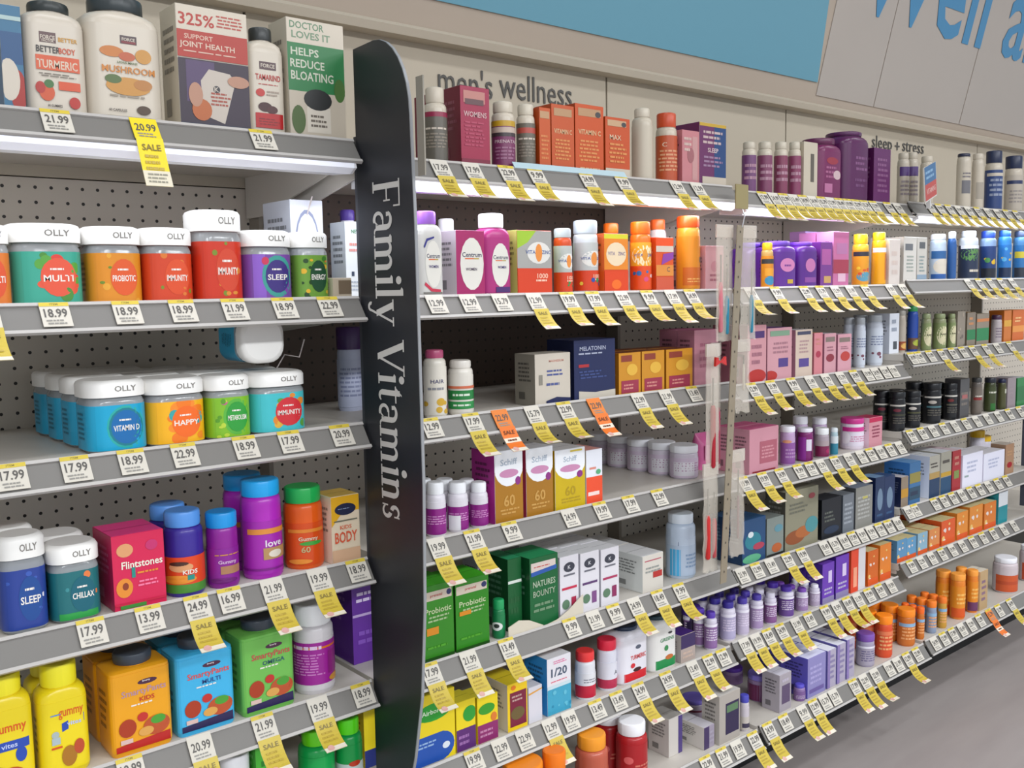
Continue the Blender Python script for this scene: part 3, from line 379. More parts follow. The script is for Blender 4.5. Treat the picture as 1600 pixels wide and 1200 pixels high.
('box', 'B', 2, 2.5707, 0.037, 1.187, 0.0586, 0.05, 0.1304, 1, 0.053, 'box', 'plain beige white carton', {'front': '#d9cfc8', 'side': '#cfc5be', 'top': '#e8e2e4'}, 'L .2 .2 .8 .8 3 #d5c4bc'),
('box', 'B', 3, 2.6574, 0.037, 1.199, 0.0728, 0.05, 0.1271, 2, 0.053, 'box', 'white carton with grey lettering', {'front': '#d3cfc8', 'side': '#c4beb6', 'top': '#eeeef2'}, 'R .1 .7 .7 .85 #6d6f74;L .2 .2 .8 .6 5 #a0a8a0'),
('box', 'B', 3, 2.7263, 0.037, 1.199, 0.0566, 0.05, 0.1268, 1, 0.053, 'box', 'narrow white carton with grey panel', {'front': '#ccc8c0', 'side': '#c4beb6', 'top': '#eeeef2'}, 'R .2 .75 .8 .9 #5d6064;L .2 .2 .8 .6 5 #90a0a0;R 0 0 1 .15 #8aa0b4'),
('bot', 'B', 3, 2.8674, 0.035, 1.199, 0.046, 0.046, 0.1404, 1, 0.049, 'bottle', 'white capped bottle with blue band', {'body': '#b8c8d8', 'cap': '#eef0f5', 'cw': 0.85, 'ch': 0.12, 'hl': 0.9}, 'R 0 .65 1 .9 #2f5f95;E .5 .4 .4 .25 #d8cfc0;R 0 0 1 .15 #2c5aa0'),
('bot', 'B', 3, 2.9344, 0.0245, 1.199, 0.0249, 0.0249, 0.149, 1, 0.0279, 'bottle', 'slim blue bottle', {'body': '#2a5a98', 'cap': '#dfe6ee', 'cw': 0.8, 'ch': 0.14}, 'R 0 0 1 1 #2a5a98'),
('bot', 'B', 3, 3.0773, 0.0404, 1.199, 0.0568, 0.0568, 0.1553, 1, 0.0598, 'bottle', 'dark blue bottle with green sprig label', {'body': '#c8d0d8', 'cap': '#e6ecf4', 'cw': 0.7, 'ch': 0.12, 'hl': 0.9}, 'R 0 0 1 1 #24304a;E .4 .72 .4 .2 #5a8a4a;L .3 .15 .8 .3 1 #d8d0c0;R 0 .9 1 1 #e4e8ee'),
('bot', 'B', 3, 3.2047, 0.0362, 1.199, 0.0485, 0.0485, 0.1581, 1, 0.0515, 'bottle', 'dark bottle with blue yellow label', {'body': '#8aa6cc', 'cap': '#2f50b8', 'cw': 0.8, 'ch': 0.14, 'hl': 0.9}, 'R 0 0 1 1 #1f3a70;B 4 7 .1 .4 .9 .9 .09 #d8b030,#3a7ab8,#4a8a4a;R 0 0 1 .3 #20242f'),
('bot', 'B', 3, 3.3194, 0.0328, 1.199, 0.0417, 0.0417, 0.1628, 1, 0.0447, 'bottle', 'bright blue bottle with yellow dots', {'body': '#3a8ad0', 'cap': '#2a60b8', 'cw': 0.8, 'ch': 0.12, 'hl': 0.9}, 'R 0 0 1 1 #2a78c0;B 4 7 .1 .4 .9 .9 .09 #d8b030,#5ab0e0;R 0 0 1 .3 #20304f'),
('bot', 'B', 3, 3.4491, 0.0352, 1.199, 0.0463, 0.0463, 0.164, 1, 0.0493, 'bottle', 'blue bottle with yellow band at right edge', {'body': '#4a80b0', 'cap': '#3a4a6a', 'cw': 0.8, 'ch': 0.12, 'hl': 0.9}, 'R 0 0 1 1 #2f6fa8;R 0 .6 1 .8 #c8b83a;R 0 0 1 .3 #303540'),
('olly', 'C', 0, 0.4391, 0.0533, 0.977, 0.0825, 0.0825, 0.1036, 4, 0.078, 'jar', 'blue gummy jar at the front of the blue row', {}, 'R 0 0 1 1 #18a0c8;E .62 .5 .42 .48 #2aa8a0;E .62 .5 .38 .43 #1c7a8a;E .62 .5 .33 .38 #1668a8;T VITAMIN_D .62 .48 .13 #ece6de .56;L .45 .62 .8 .7 1 #ece6de'),
('olly', 'C', 0, 0.5258, 0.0543, 0.977, 0.0847, 0.0847, 0.0999, 4, 0.0877, 'jar', 'gummy jar with yellow label and orange flower', {}, 'R 0 0 1 1 #f0b01c;B 11 14 .3 .1 1 1 .13 #ee7a20,#3aa0a0,#f08a2a;E .62 .5 .33 .38 #ee6a20;T HAPPY .62 .48 .13 #ece6de .56;L .45 .62 .8 .7 1 #ece6de'),
('olly', 'C', 0, 0.6062, 0.0457, 0.977, 0.0675, 0.0675, 0.0987, 4, 0.0705, 'jar', 'gummy jar with lime green label', {}, 'R 0 0 1 1 #7fb82a;E .62 .5 .42 .46 #5ab040;E .25 .88 .1 .06 #c04a90;B 2 8 0 0 .3 1 .06 #b8d040,#5a9a2a;E .62 .5 .33 .38 #2f9a3a;T METABOLISM .62 .48 .13 #ece6de .56;L .45 .62 .8 .7 1 #ece6de'),
('olly', 'C', 0, 0.6912, 0.0576, 0.977, 0.0913, 0.0913, 0.0979, 3, 0.0943, 'jar', 'gummy jar with aqua label and crimson circle', {}, 'R 0 0 1 1 #45bcc4;B 7 14 .3 .1 1 1 .1 #e08a30,#5aa040,#e0b040;E .62 .5 .33 .38 #cf3038;T IMMUNITY .62 .48 .13 #ece6de .56;L .45 .62 .8 .7 1 #ece6de'),
('bot', 'C', 1, 0.9471, 0.2432, 0.97, 0.0464, 0.0464, 0.1621, 1, 0.0494, 'bottle', 'pale supplement bottle with dark purple cap at the back', {'body': '#bcc2da', 'cap': '#3a1a55', 'cw': 0.95, 'ch': 0.27}, 'R 0 0 1 1 #b9bfd8;L .15 .2 .85 .85 7 #8a90b0'),
('bot', 'C', 1, 0.8898, 0.07, 0.97, 0.0201, 0.0201, 0.1283, 1, 0.0231, 'bottle', 'bottle with white cap half hidden by the blade sign', {'body': '#d0d0e0', 'cap': '#f0f0f6', 'cw': 0.9, 'ch': 0.15}, 'R 0 0 1 1 #b9bfd8;R 0 0 1 .25 #7a2030'),
('bot', 'C', 1, 0.9987, 0.0321, 0.97, 0.0403, 0.0403, 0.1228, 1, 0.0433, 'bottle', 'white bottle with red berry artwork', {'body': '#d8d2c6', 'cap': '#b04a70', 'cw': 0.75, 'ch': 0.12}, 'R 0 0 1 1 #d8d2c6;T HAIR .5 .7 .08 #4a4a6a .6;B 3 6 .1 .0 .9 .3 .12 #c0202a,#8a2a5a,#c9a030;L .2 .5 .8 .6 1 #8a8a90'),
('bot', 'C', 1, 1.0583, 0.035, 0.97, 0.046, 0.046, 0.1006, 1, 0.049, 'bottle', 'white bottle with green label', {'body': '#d9d4ca', 'cap': '#e0dbd2', 'cw': 0.8, 'ch': 0.14}, 'R 0 .35 1 .6 #1f7a3a;R 0 .1 1 .3 #2a8a45;L .2 .42 .8 .54 1 #d8e4d4;L .2 .15 .8 .25 1 #d8e4d4;R 0 .65 1 .72 #c96a4a'),
('box', 'C', 1, 1.268, 0.042, 0.97, 0.0936, 0.06, 0.1015, 1, 0.063, 'box', 'white supplement carton in the dark gap', {'front': '#c9c0b2', 'side': '#8a8478', 'top': '#d0c8ba'}, 'T MAGNESIUM .6 .86 .045 #c99080 .6;L .3 .55 .9 .7 2 #505a90;L .3 .35 .8 .45 1 #505a90;R .1 .4 .2 .6 #8a857a;P .3,0 1,0 1,.1 .6,.14 .3,.08 #1c2450'),
('box', 'C', 1, 1.3845, 0.052, 0.97, 0.1176, 0.08, 0.1236, 1, 0.083, 'box', 'navy supplement carton', {'front': '#1a2450', 'side': '#10183a', 'top': '#2a3560'}, 'T MELATONIN .45 .86 .07 #a8aec4 .85;L .1 .75 .8 .8 1 #a8aec4;R .1 .55 .35 .6 #a82a30;L .1 .35 .8 .5 3 #3a4a80;P .1,0 1,0 1,.14 .5,.12 .1,.16 #c4bcae'),
('box', 'C', 1, 1.4881, 0.037, 0.97, 0.0668, 0.05, 0.0903, 2, 0.053, 'box', 'amber box with wine base, left of three', {'front': '#c98a1f', 'side': '#a86a18', 'top': '#8a4a2a'}, 'R .1 .8 .6 .95 #8a3a2a;E .6 .6 .25 .14 #e0b040;R .1 .05 .9 .35 #9a3048;L .2 .12 .8 .28 2 #d08a80'),
('box', 'C', 1, 1.5616, 0.037, 0.97, 0.072, 0.05, 0.0904, 2, 0.053, 'box', 'amber box with wine base, middle of three', {'front': '#c98a1f', 'side': '#a86a18', 'top': '#8a4a2a'}, 'R .1 .8 .6 .95 #8a3a2a;E .6 .6 .25 .14 #e0b040;R .1 .05 .9 .35 #9a3048;L .2 .12 .8 .28 2 #d08a80'),
('box', 'C', 1, 1.6485, 0.037, 0.97, 0.089, 0.05, 0.0899, 2, 0.053, 'box', 'amber box with wine base, right of three', {'front': '#c98a1f', 'side': '#a86a18', 'top': '#8a4a2a'}, 'R .1 .8 .6 .95 #8a3a2a;E .6 .6 .25 .14 #e0b040;R .1 .05 .9 .35 #9a3048;L .2 .12 .8 .28 2 #d08a80'),
('box', 'C', 1, 1.742, 0.037, 0.97, 0.0848, 0.05, 0.1286, 2, 0.053, 'box', 'pink carton behind the clip strip on the third shelf', {'front': '#c88a9a', 'side': '#b97a8c', 'top': '#e06aa8'}, 'L .2 .3 .8 .8 4 #b06a80'),
('box', 'C', 2, 1.933, 0.037, 0.961, 0.0741, 0.05, 0.1405, 2, 0.053, 'box', 'pink carton with red base artwork', {'front': '#c99098', 'side': '#a86a78', 'top': '#d8b0b8'}, 'E .5 .12 .5 .12 #b02a24;R .1 .78 .9 .9 #4a2a6a;L .2 .3 .8 .7 3 #a06a78'),
('box', 'C', 2, 2.0264, 0.037, 0.961, 0.1022, 0.05, 0.1307, 2, 0.053, 'box', 'pink carton with violet square', {'front': '#c8939c', 'side': '#b0788a', 'top': '#6a3a90'}, 'R .45 .25 .85 .42 #4f3a80;L .2 .5 .9 .75 3 #a0707c;R .1 .85 .9 .95 #7a9a80;E .1 .1 .3 .1 #b02a24'),
('box', 'C', 2, 2.1311, 0.037, 0.961, 0.074, 0.05, 0.1217, 1, 0.053, 'box', 'cream pink carton with violet square', {'front': '#ccb8a8', 'side': '#b07a8c', 'top': '#e8e4ea'}, 'R .2 .22 .8 .4 #54428a;L .2 .5 .8 .8 4 #b09090;R .1 .9 .9 .97 #40405a'),
('box', 'C', 2, 2.196, 0.037, 0.961, 0.0383, 0.05, 0.1108, 1, 0.053, 'box', 'narrow coral pink carton', {'front': '#cf8088', 'side': '#b87078', 'top': '#c98a50'}, 'E .5 .5 .3 .08 #a8304a;L .2 .7 .8 .9 2 #d08a80'),
('box', 'C', 2, 2.2513, 0.037, 0.961, 0.0545, 0.05, 0.1068, 1, 0.053, 'box', 'pink carton with maroon emblem', {'front': '#cc96a0', 'side': '#a86a80', 'top': '#e8d4e0'}, 'E .5 .4 .35 .1 #8a2a3a;R .1 .8 .9 .92 #807068;L .2 .55 .8 .7 2 #a06a78'),
('box', 'C', 2, 2.3207, 0.037, 0.961, 0.0659, 0.05, 0.102, 1, 0.053, 'box', 'pink carton with red emblem', {'front': '#d098a4', 'side': '#a86a80', 'top': '#e0c0d0'}, 'E .55 .42 .35 .13 #b83a34;R .1 .8 .9 .92 #807068;L .2 .6 .8 .7 2 #a06a78'),
('bot', 'C', 2, 2.4864, 0.0653, 0.961, 0.0305, 0.0305, 0.1402, 2, 0.0335, 'bottle', 'silver white bottle with small dots', {'body': '#ccd2de', 'cap': '#a9aeb4', 'cw': 0.85, 'ch': 0.14}, 'R 0 0 1 1 #cfd6e2;L .1 .5 .9 .8 4 #8a94b0;B 3 4 .1 .1 .9 .3 .07 #7a4a5a,#e0d8b0'),
('bot', 'C', 2, 2.5784, 0.0716, 0.961, 0.0432, 0.0432, 0.1444, 2, 0.0462, 'bottle', 'white bottle with silver cap', {'body': '#ccd2de', 'cap': '#a9aeb4', 'cw': 0.85, 'ch': 0.14}, 'R 0 0 1 1 #cfd6e2;L .1 .5 .9 .8 4 #8a94b0;B 3 4 .1 .1 .9 .3 .07 #7a4a5a,#e0d8b0'),
('box', 'C', 3, 2.648, 0.075, 0.991, 0.0541, 0.05, 0.117, 1, 0.053, 'box', 'white carton with barcode', {'front': '#dfe3ec', 'side': '#c8ccd6', 'top': '#b0aca4'}, 'R .4 .1 .8 .3 #4a4f58;L .2 .5 .8 .9 2 #a0a8b8'),
('bot', 'C', 3, 2.7105, 0.0632, 0.991, 0.0264, 0.0264, 0.1237, 1, 0.0294, 'bottle', 'beige bottle with rust red base', {'body': '#b5aa9c', 'cap': '#9a958c', 'cw': 0.9, 'ch': 0.12}, 'R 0 0 1 1 #b5aa9c;R 0 0 1 .3 #9a4a2a;E .6 .15 .3 .1 #e0b060'),
('bot', 'C', 3, 2.7654, 0.0559, 0.991, 0.0299, 0.0299, 0.1355, 1, 0.0329, 'bottle', 'royal blue bottle with green top', {'body': '#2348a0', 'cap': '#2a8a4a', 'cw': 0.85, 'ch': 0.12}, 'R 0 0 1 1 #2348a0;R 0 0 1 .35 #6a4a3a;E .6 .2 .3 .1 #a8b040'),
('bot', 'C', 3, 2.7909, 0.0269, 0.991, 0.028, 0.028, 0.1122, 1, 0.031, 'bottle', 'olive green bottle with cream oval', {'body': '#8a8f6a', 'cap': '#8f9a70', 'cw': 0.8, 'ch': 0.12}, 'R 0 0 1 1 #7d8a5a;E .5 .5 .35 .38 #cfc8a4;L .3 .5 .7 .6 1 #5a5a40'),
('bot', 'C', 3, 2.881, 0.0307, 0.991, 0.0375, 0.0375, 0.1094, 1, 0.0405, 'bottle', 'middle olive bottle with cream oval', {'body': '#8a8f6a', 'cap': '#8f9a70', 'cw': 0.8, 'ch': 0.12}, 'R 0 0 1 1 #7d8a5a;E .5 .5 .35 .38 #cfc8a4;L .3 .5 .7 .6 1 #5a5a40'),
('bot', 'C', 3, 2.9442, 0.0237, 0.991, 0.0234, 0.0234, 0.1075, 1, 0.0264, 'bottle', 'slim olive bottle with cream oval', {'body': '#8a8f6a', 'cap': '#8f9a70', 'cw': 0.8, 'ch': 0.12}, 'R 0 0 1 1 #7d8a5a;E .5 .5 .35 .38 #cfc8a4;L .3 .5 .7 .6 1 #5a5a40'),
('box', 'C', 3, 2.9845, 0.037, 0.991, 0.0511, 0.05, 0.1143, 1, 0.053, 'box', 'mottled grey carton', {'front': '#8d8274', 'side': '#7a7064', 'top': '#a09484'}, 'B 2 8 0 0 1 1 .1 #6a6058,#a89a88'),
('box', 'C', 3, 3.0516, 0.037, 0.991, 0.057, 0.05, 0.1084, 1, 0.053, 'box', 'brown grey carton with green stripe', {'front': '#857868', 'side': '#746858', 'top': '#c09050'}, 'R 0 .2 1 .5 #1f7a45;L .2 .6 .8 .9 2 #d09060'),
('box', 'C', 3, 3.132, 0.037, 0.991, 0.0862, 0.05, 0.102, 1, 0.053, 'box', 'green banded carton', {'front': '#8d8070', 'side': '#7a6e60', 'top': '#b0a48a'}, 'R 0 .15 1 .55 #1f7f48;R 0 .75 1 .85 #c97a40'),
('bot', 'C', 3, 3.2693, 0.029, 0.991, 0.0314, 0.0314, 0.0934, 1, 0.0344, 'bottle', 'white bottle with plum cap', {'body': '#b8aeb0', 'cap': '#4a2a48', 'cw': 0.9, 'ch': 0.16}, 'L .2 .2 .8 .8 4 #8a7a88'),
('box', 'C', 3, 3.3138, 0.037, 0.991, 0.0559, 0.05, 0.1071, 1, 0.053, 'box', 'orange carton at the right end', {'front': '#c96f1c', 'side': '#b0601a', 'top': '#e09040'}, 'R 0 .5 1 .7 #d8a030'),
('box', 'C', 3, 3.3965, 0.037, 0.991, 0.0908, 0.05, 0.1069, 1, 0.053, 'box', 'burnt orange carton at the right edge', {'front': '#cc6418', 'side': '#b0601a', 'top': '#e09040'}, 'R 0 .3 1 .5 #e0903a;L .2 .6 .8 .8 2 #f0c080'),
('olly', 'D', 0, 0.3025, 0.0409, 0.747, 0.0578, 0.0578, 0.1332, 2, 0.0608, 'jar', 'large navy gummy jar at the left edge', {}, 'R 0 0 1 1 #28408f;B 3 6 0 .1 1 1 .08 #c85a70,#d8d4e0,#3a5ab0;E .62 .5 .33 .38 #1c4a90;T SLEEP .62 .48 .13 #ece6de .56;L .45 .62 .8 .7 1 #ece6de'),
('olly', 'D', 0, 0.3689, 0.0445, 0.747, 0.0651, 0.0651, 0.1093, 2, 0.0681, 'jar', 'teal gummy jar with green grass artwork', {}, 'R 0 0 1 1 #1f6a70;B 5 6 0 .5 1 1 .08 #e07a40,#3a8a90;R 0 0 1 .14 #2f9a48;E .62 .5 .33 .38 #126070;T CHILLAX .62 .48 .13 #ece6de .56;L .45 .62 .8 .7 1 #ece6de'),
('box', 'D', 0, 0.4532, 0.0545, 0.747, 0.0741, 0.085, 0.1112, 1, 0.088, 'box', 'hot pink kids vitamin box with orange artwork', {'front': '#d0204f', 'side': '#b01c50', 'top': '#ee3f8c', 'rz': 0}, 'E .24 .8 .16 .09 #d89a6a;E .2 .3 .16 .13 #e08a30;E .22 .32 .06 .05 #8a3a20;E .76 .82 .12 .07 #c0306a;T Flintstones .56 .6 .1 #e8e4d4 .8;R .35 .42 .42 .56 #1f8a80;L .45 .45 .95 .5 1 #e08a30;L .45 .28 .9 .38 2 #f07aa0;R .1 .02 .6 .07 #3f8a3a;R 0 .07 1 .1 #c01a40'),
('bot', 'D', 0, 0.5299, 0.0409, 0.747, 0.0578, 0.0578, 0.1286, 2, 0.0608, 'bottle', 'indigo kids bottle with periwinkle cap', {'body': '#3a2a8f', 'cap': '#5a9ae8', 'cw': 0.84, 'ch': 0.18, 'hl': 0.66}, 'R 0 .24 1 1 #d9441c;R 0 0 1 .24 #4a8a34;E .45 .72 .2 .13 #d89a6a;E .42 .82 .16 .06 #4a2a20;T KIDS .6 .58 .12 #e8e4dc .5;E .4 .38 .3 .12 #e08a2a;R .55 .36 .66 .5 #1f8a80'),
('bot', 'D', 0, 0.5888, 0.0358, 0.747, 0.0476, 0.0476, 0.1179, 1, 0.0506, 'bottle', 'short violet bottle with bright blue cap', {'body': '#8a2090', 'cap': '#1f96e0', 'cw': 0.92, 'ch': 0.2, 'hl': 0.75, 'lab': '#862090'}, 'L .3 .8 .9 .86 1 #c98a40;T Gummy .6 .62 .13 #d8b8d8 .6;R .45 .3 .9 .52 #a87858;E .5 .12 .3 .08 #6a1a70'),
('bot', 'D', 0, 0.6589, 0.0438, 0.747, 0.0636, 0.0636, 0.1572, 2, 0.0666, 'bottle', 'tall magenta bottle with bright blue cap', {'body': '#b02ab8', 'cap': '#22aaf0', 'cw': 0.88, 'ch': 0.16, 'hl': 0.8, 'lab': '#a028a8'}, 'R .25 .76 .95 .86 #d98a3a;T love .68 .58 .13 #e6dce6 .5;R .5 .28 .95 .5 #b08a5a;E .7 .38 .12 .07 #d8d0c0;R .1 .08 .9 .12 #7a1a80'),
('bot', 'D', 0, 0.735, 0.0479, 0.747, 0.0638, 0.0638, 0.1345, 1, 0.0668, 'bottle', 'orange bottle with green cap', {'body': '#dd5a14', 'cap': '#1fae52', 'cw': 0.86, 'ch': 0.19, 'hl': 0.8, 'lab': '#d04a12'}, 'R .2 .78 .85 .86 #d9802a;T Gummy .55 .62 .12 #d8c8b0 .6;E .6 .52 .2 .05 #3f9a3a;T 60 .5 .38 .14 #b8a878 .5;E .4 .1 .2 .06 #e08a30'),
('box', 'D', 0, 0.7944, 0.042, 0.747, 0.0533, 0.06, 0.1139, 1, 0.063, 'box', 'cream box with yellow top panel and navy oval', {'front': '#d9c8ae', 'side': '#e8dcc8', 'top': '#f0c860'}, 'R 0 .76 1 1 #d9a31c;P 0,.76 .4,.76 0,.55 #d9a31c;E .5 .8 .38 .09 #1f2440;L .2 .8 .8 .82 1 #8a9ab8;R .08 .62 .92 .64 #6a6a5a;T KIDS .5 .53 .06 #d06a4a .5;T BODY .5 .38 .17 #d0583a .8;R 0 0 1 .2 #cfa887'),
('bot', 'D', 1, 0.9915, 0.03, 0.754, 0.036, 0.036, 0.0994, 2, 0.039, 'bottle', 'white bottle with purple wrap, left of three beside the blade sign', {'body': '#dcd8e0', 'cap': '#f0f2f6', 'cw': 0.8, 'ch': 0.22}, 'R 0 0 1 .8 #8a1f80;L .1 .3 .9 .6 4 #c98ac0;P 0,.8 .5,.8 0,.55 #e4dce4'),
('bot', 'D', 1, 1.0422, 0.031, 0.754, 0.0379, 0.0379, 0.092, 2, 0.0409, 'bottle', 'white bottle with purple wrap, middle of three beside the blade sign', {'body': '#dcd8e0', 'cap': '#f0f2f6', 'cw': 0.8, 'ch': 0.22}, 'R 0 0 1 .8 #8a1f80;L .1 .3 .9 .6 4 #c98ac0;P 0,.8 .5,.8 0,.55 #e4dce4;R .1 0 .5 .5 #e4e4e8'),
('bot', 'D', 1, 1.0902, 0.0289, 0.754, 0.0338, 0.0338, 0.0854, 2, 0.0368, 'bottle', 'white bottle with purple wrap, right of three beside the blade sign', {'body': '#dcd8e0', 'cap': '#f0f2f6', 'cw': 0.8, 'ch': 0.22}, 'R 0 0 1 .8 #8a1f80;L .1 .3 .9 .6 4 #c98ac0;P 0,.8 .5,.8 0,.55 #e4dce4'),
('box', 'D', 1, 1.1509, 0.047, 0.754, 0.0698, 0.07, 0.1397, 1, 0.073, 'box', 'brown box with big white oval, left one', {'front': '#e9ebf0', 'side': '#b02a90', 'top': '#f6f6fa'}, 'R .0 0 1 .72 #a87318;E .5 .78 .52 .28 #eceef2;T Schiff .5 .84 .09 #a8b4c4 .7;E .5 .68 .34 .06 #c88ab0;E .82 .56 .1 .06 #8a3080;T 60 .5 .3 .16 #c99a50 .4;L .15 .1 .85 .2 2 #c99a50'),
('box', 'D', 1, 1.2293, 0.047, 0.754, 0.0703, 0.07, 0.1352, 1, 0.073, 'box', 'brown box with big white oval, right one', {'front': '#e9ebf0', 'side': '#a83a50', 'top': '#f6f6fa'}, 'R .0 0 1 .72 #a4701a;E .5 .78 .52 .28 #eceef2;T Schiff .5 .84 .09 #a8b4c4 .7;E .5 .68 .34 .06 #c88ab0;E .82 .56 .1 .06 #8a3080;T 60 .5 .3 .16 #c99a50 .4;L .15 .1 .85 .2 2 #c99a50'),
('box', 'D', 1, 1.3114, 0.047, 0.754, 0.0832, 0.07, 0.1228, 1, 0.073, 'box', 'mustard yellow box with white oval', {'front': '#e9ebf0', 'side': '#c9ac0c', 'top': '#f8f8fa'}, 'R .0 0 1 .72 #c9ac0c;E .5 .78 .52 .28 #eceef2;T Schiff .5 .84 .09 #a8b4c4 .7;E .5 .68 .34 .06 #c88ab0;E .82 .56 .1 .06 #8a3080;T 60 .5 .3 .16 #b09418 .4;L .15 .1 .85 .2 2 #b09418;R .5 .95 .9 .98 #d8c040'),
('box', 'D', 1, 1.3799, 0.047, 0.754, 0.0463, 0.07, 0.1131, 1, 0.073, 'box', 'white and tomato red box', {'front': '#e2e4ec', 'side': '#d8d8e0', 'top': '#f4a8a0'}, 'R 0 0 1 .5 #e8502c;R .1 .15 .8 .22 #f0d8d0;R .2 .64 .6 .68 #d88a7a;E .75 .58 .15 .05 #5aa878'),
('bot', 'D', 1, 1.723, 0.0623, 0.754, 0.0647, 0.0647, 0.0776, 5, 0.0677, 'jar', 'clear jar with white lid beside the clip strip', {'body': '#cdc4d2', 'cap': '#eff0f6', 'cw': 0.98, 'ch': 0.22}, 'R 0 0 1 1 #cdbcd0;L .1 .3 .9 .8 4 #b08aa8;R .1 .1 .6 .8 #dcd8e0'),
('pouch', 'D', 2, 1.9122, 0.145, 0.739, 0.0966, 0.05, 0.0932, 1, 0.053, 'pouch', 'pink pouch lying across the back', {'body': '#e070a8'}, 'R 0 0 1 1 #e488b8'),
('box', 'D', 2, 1.9653, 0.037, 0.739, 0.1182, 0.05, 0.111, 2, 0.053, 'box', 'rose pink carton behind clear wrap', {'front': '#c68a98', 'side': '#d898a8', 'top': '#e868a0'}, 'R .35 .2 .95 .7 #a85a6a;L .4 .3 .9 .6 4 #c88a94;R .1 0 .9 .05 #8a2a30'),
('bot', 'D', 2, 2.0908, 0.0308, 0.739, 0.0377, 0.0377, 0.1005, 1, 0.0407, 'bottle', 'white capped jar with mauve label', {'body': '#b89ac0', 'cap': '#ebeaf2', 'cw': 0.95, 'ch': 0.15}, 'R 0 0 1 .8 #8a5298;E .3 .85 .2 .06 #c98a6a;L .2 .2 .8 .6 3 #b088b8'),
('bot', 'D', 2, 2.1713, 0.032, 0.739, 0.0399, 0.0399, 0.0869, 1, 0.0429, 'bottle', 'white capped bottle with deep purple stripes', {'body': '#7a2068', 'cap': '#e6e4f0', 'cw': 0.9, 'ch': 0.12}, 'R 0 0 .35 1 #8a2a90;R .6 0 1 .7 #6a1048;R .36 .4 .6 .9 #d8d0e0'),
('bot', 'D', 2, 2.2467, 0.0306, 0.739, 0.0372, 0.0372, 0.0789, 1, 0.0402, 'bottle', 'white capped bottle with wine label', {'body': '#a89aa4', 'cap': '#e8eaec', 'cw': 0.9, 'ch': 0.22}, 'R 0 0 1 .6 #7a1a4a;E .7 .3 .2 .15 #a01a58;R 0 .6 1 .9 #a8989c'),
('bot', 'D', 2, 2.2922, 0.0218, 0.739, 0.0195, 0.0195, 0.0749, 1, 0.0225, 'bottle', 'slim bottle with teal base', {'body': '#a8c0c8', 'cap': '#d8e0e4', 'cw': 0.9, 'ch': 0.15}, 'R 0 0 1 .6 #2f8098;R 0 .6 1 1 #d0d8dc'),
('tub', 'D', 2, 2.4218, 0.0456, 0.739, 0.0611, 0.0611, 0.0872, 1, 0.0641, 'tub', 'pink and white powder tub', {'body': '#dcd0dc', 'cap': '#c8308a', 'cw': 1.0, 'ch': 0.17}, 'R 0 .8 1 1 #c8308a;R 0 .1 1 .75 #ddd4e2;L .2 .3 .9 .6 3 #c880a0;E .1 .5 .15 .3 #f0e8f0'),
('box', 'D', 2, 2.4878, 0.037, 0.739, 0.0693, 0.05, 0.0844, 1, 0.053, 'box', 'pink carton with crimson top', {'front': '#c88a94', 'side': '#e0c0cc', 'top': '#c02a5a'}, 'R 0 .85 1 1 #b81a4a;L .2 .3 .9 .75 4 #8a3a50'),
('bot', 'D', 2, 2.2448, 0.0949, 0.739, 0.0398, 0.0398, 0.1041, 1, 0.0428, 'bottle', 'second row white lid bottle above the mauve jar', {'body': '#b8a0c0', 'cap': '#eeeef6', 'cw': 0.9, 'ch': 0.2}, 'R 0 0 1 1 #8a4a90'),
('bot', 'D', 2, 2.3379, 0.0952, 0.739, 0.0405, 0.0405, 0.0913, 1, 0.0435, 'bottle', 'second row white lid bottle above the wine label', {'body': '#b8a0c0', 'cap': '#eeeef6', 'cw': 0.9, 'ch': 0.2}, 'R 0 0 1 1 #8a4a90'),
('tub', 'D', 3, 2.6435, 0.0345, 0.766, 0.045, 0.045, 0.1158, 2, 0.048, 'tub', 'black powder tub, leftmost of four', {'body': '#16171b', 'cap': '#0e1016', 'cw': 1.02, 'ch': 0.16}, 'R 0 .84 1 .9 #c8c4bc;R .1 .5 .9 .56 #3a3a2a;L .1 .2 .9 .45 3 #5a564e;E .3 .7 .15 .06 #6a2030'),
('tub', 'D', 3, 2.734, 0.0349, 0.766, 0.0458, 0.0458, 0.111, 2, 0.0488, 'tub', 'black powder tub, second from left of four', {'body': '#16171b', 'cap': '#0e1016', 'cw': 1.02, 'ch': 0.16}, 'R 0 .84 1 .9 #c8c4bc;R .1 .5 .9 .56 #4a4a2f;L .1 .2 .9 .45 3 #5a564e;E .3 .7 .15 .06 #c0b8b0'),
('tub', 'D', 3, 2.8595, 0.0381, 0.766, 0.0521, 0.0521, 0.1242, 2, 0.0551, 'tub', 'black powder tub, third from left of four', {'body': '#16171b', 'cap': '#0e1016', 'cw': 1.02, 'ch': 0.16}, 'R 0 .84 1 .9 #c8c4bc;R .1 .5 .9 .56 #4a7078;L .1 .2 .9 .45 3 #5a564e;E .3 .7 .15 .06 #b0a8a0'),
('tub', 'D', 3, 2.9699, 0.0339, 0.766, 0.0391, 0.0391, 0.1158, 2, 0.0421, 'tub', 'black powder tub, rightmost of four', {'body': '#16171b', 'cap': '#0e1016', 'cw': 1.02, 'ch': 0.16}, 'R 0 .84 1 .9 #c8c4bc;R .1 .5 .9 .56 #5a5648;L .1 .2 .9 .45 3 #5a564e;E .3 .7 .15 .06 #6a2020'),
('box', 'D', 3, 3.0205, 0.037, 0.766, 0.0606, 0.05, 0.1259, 1, 0.053, 'box', 'charcoal carton beside black tubs', {'front': '#4c4a4a', 'side': '#3c3a3c', 'top': '#5a5a58'}, 'L .1 .3 .9 .7 3 #7a7068;R .2 .5 .8 .6 #a05a58'),
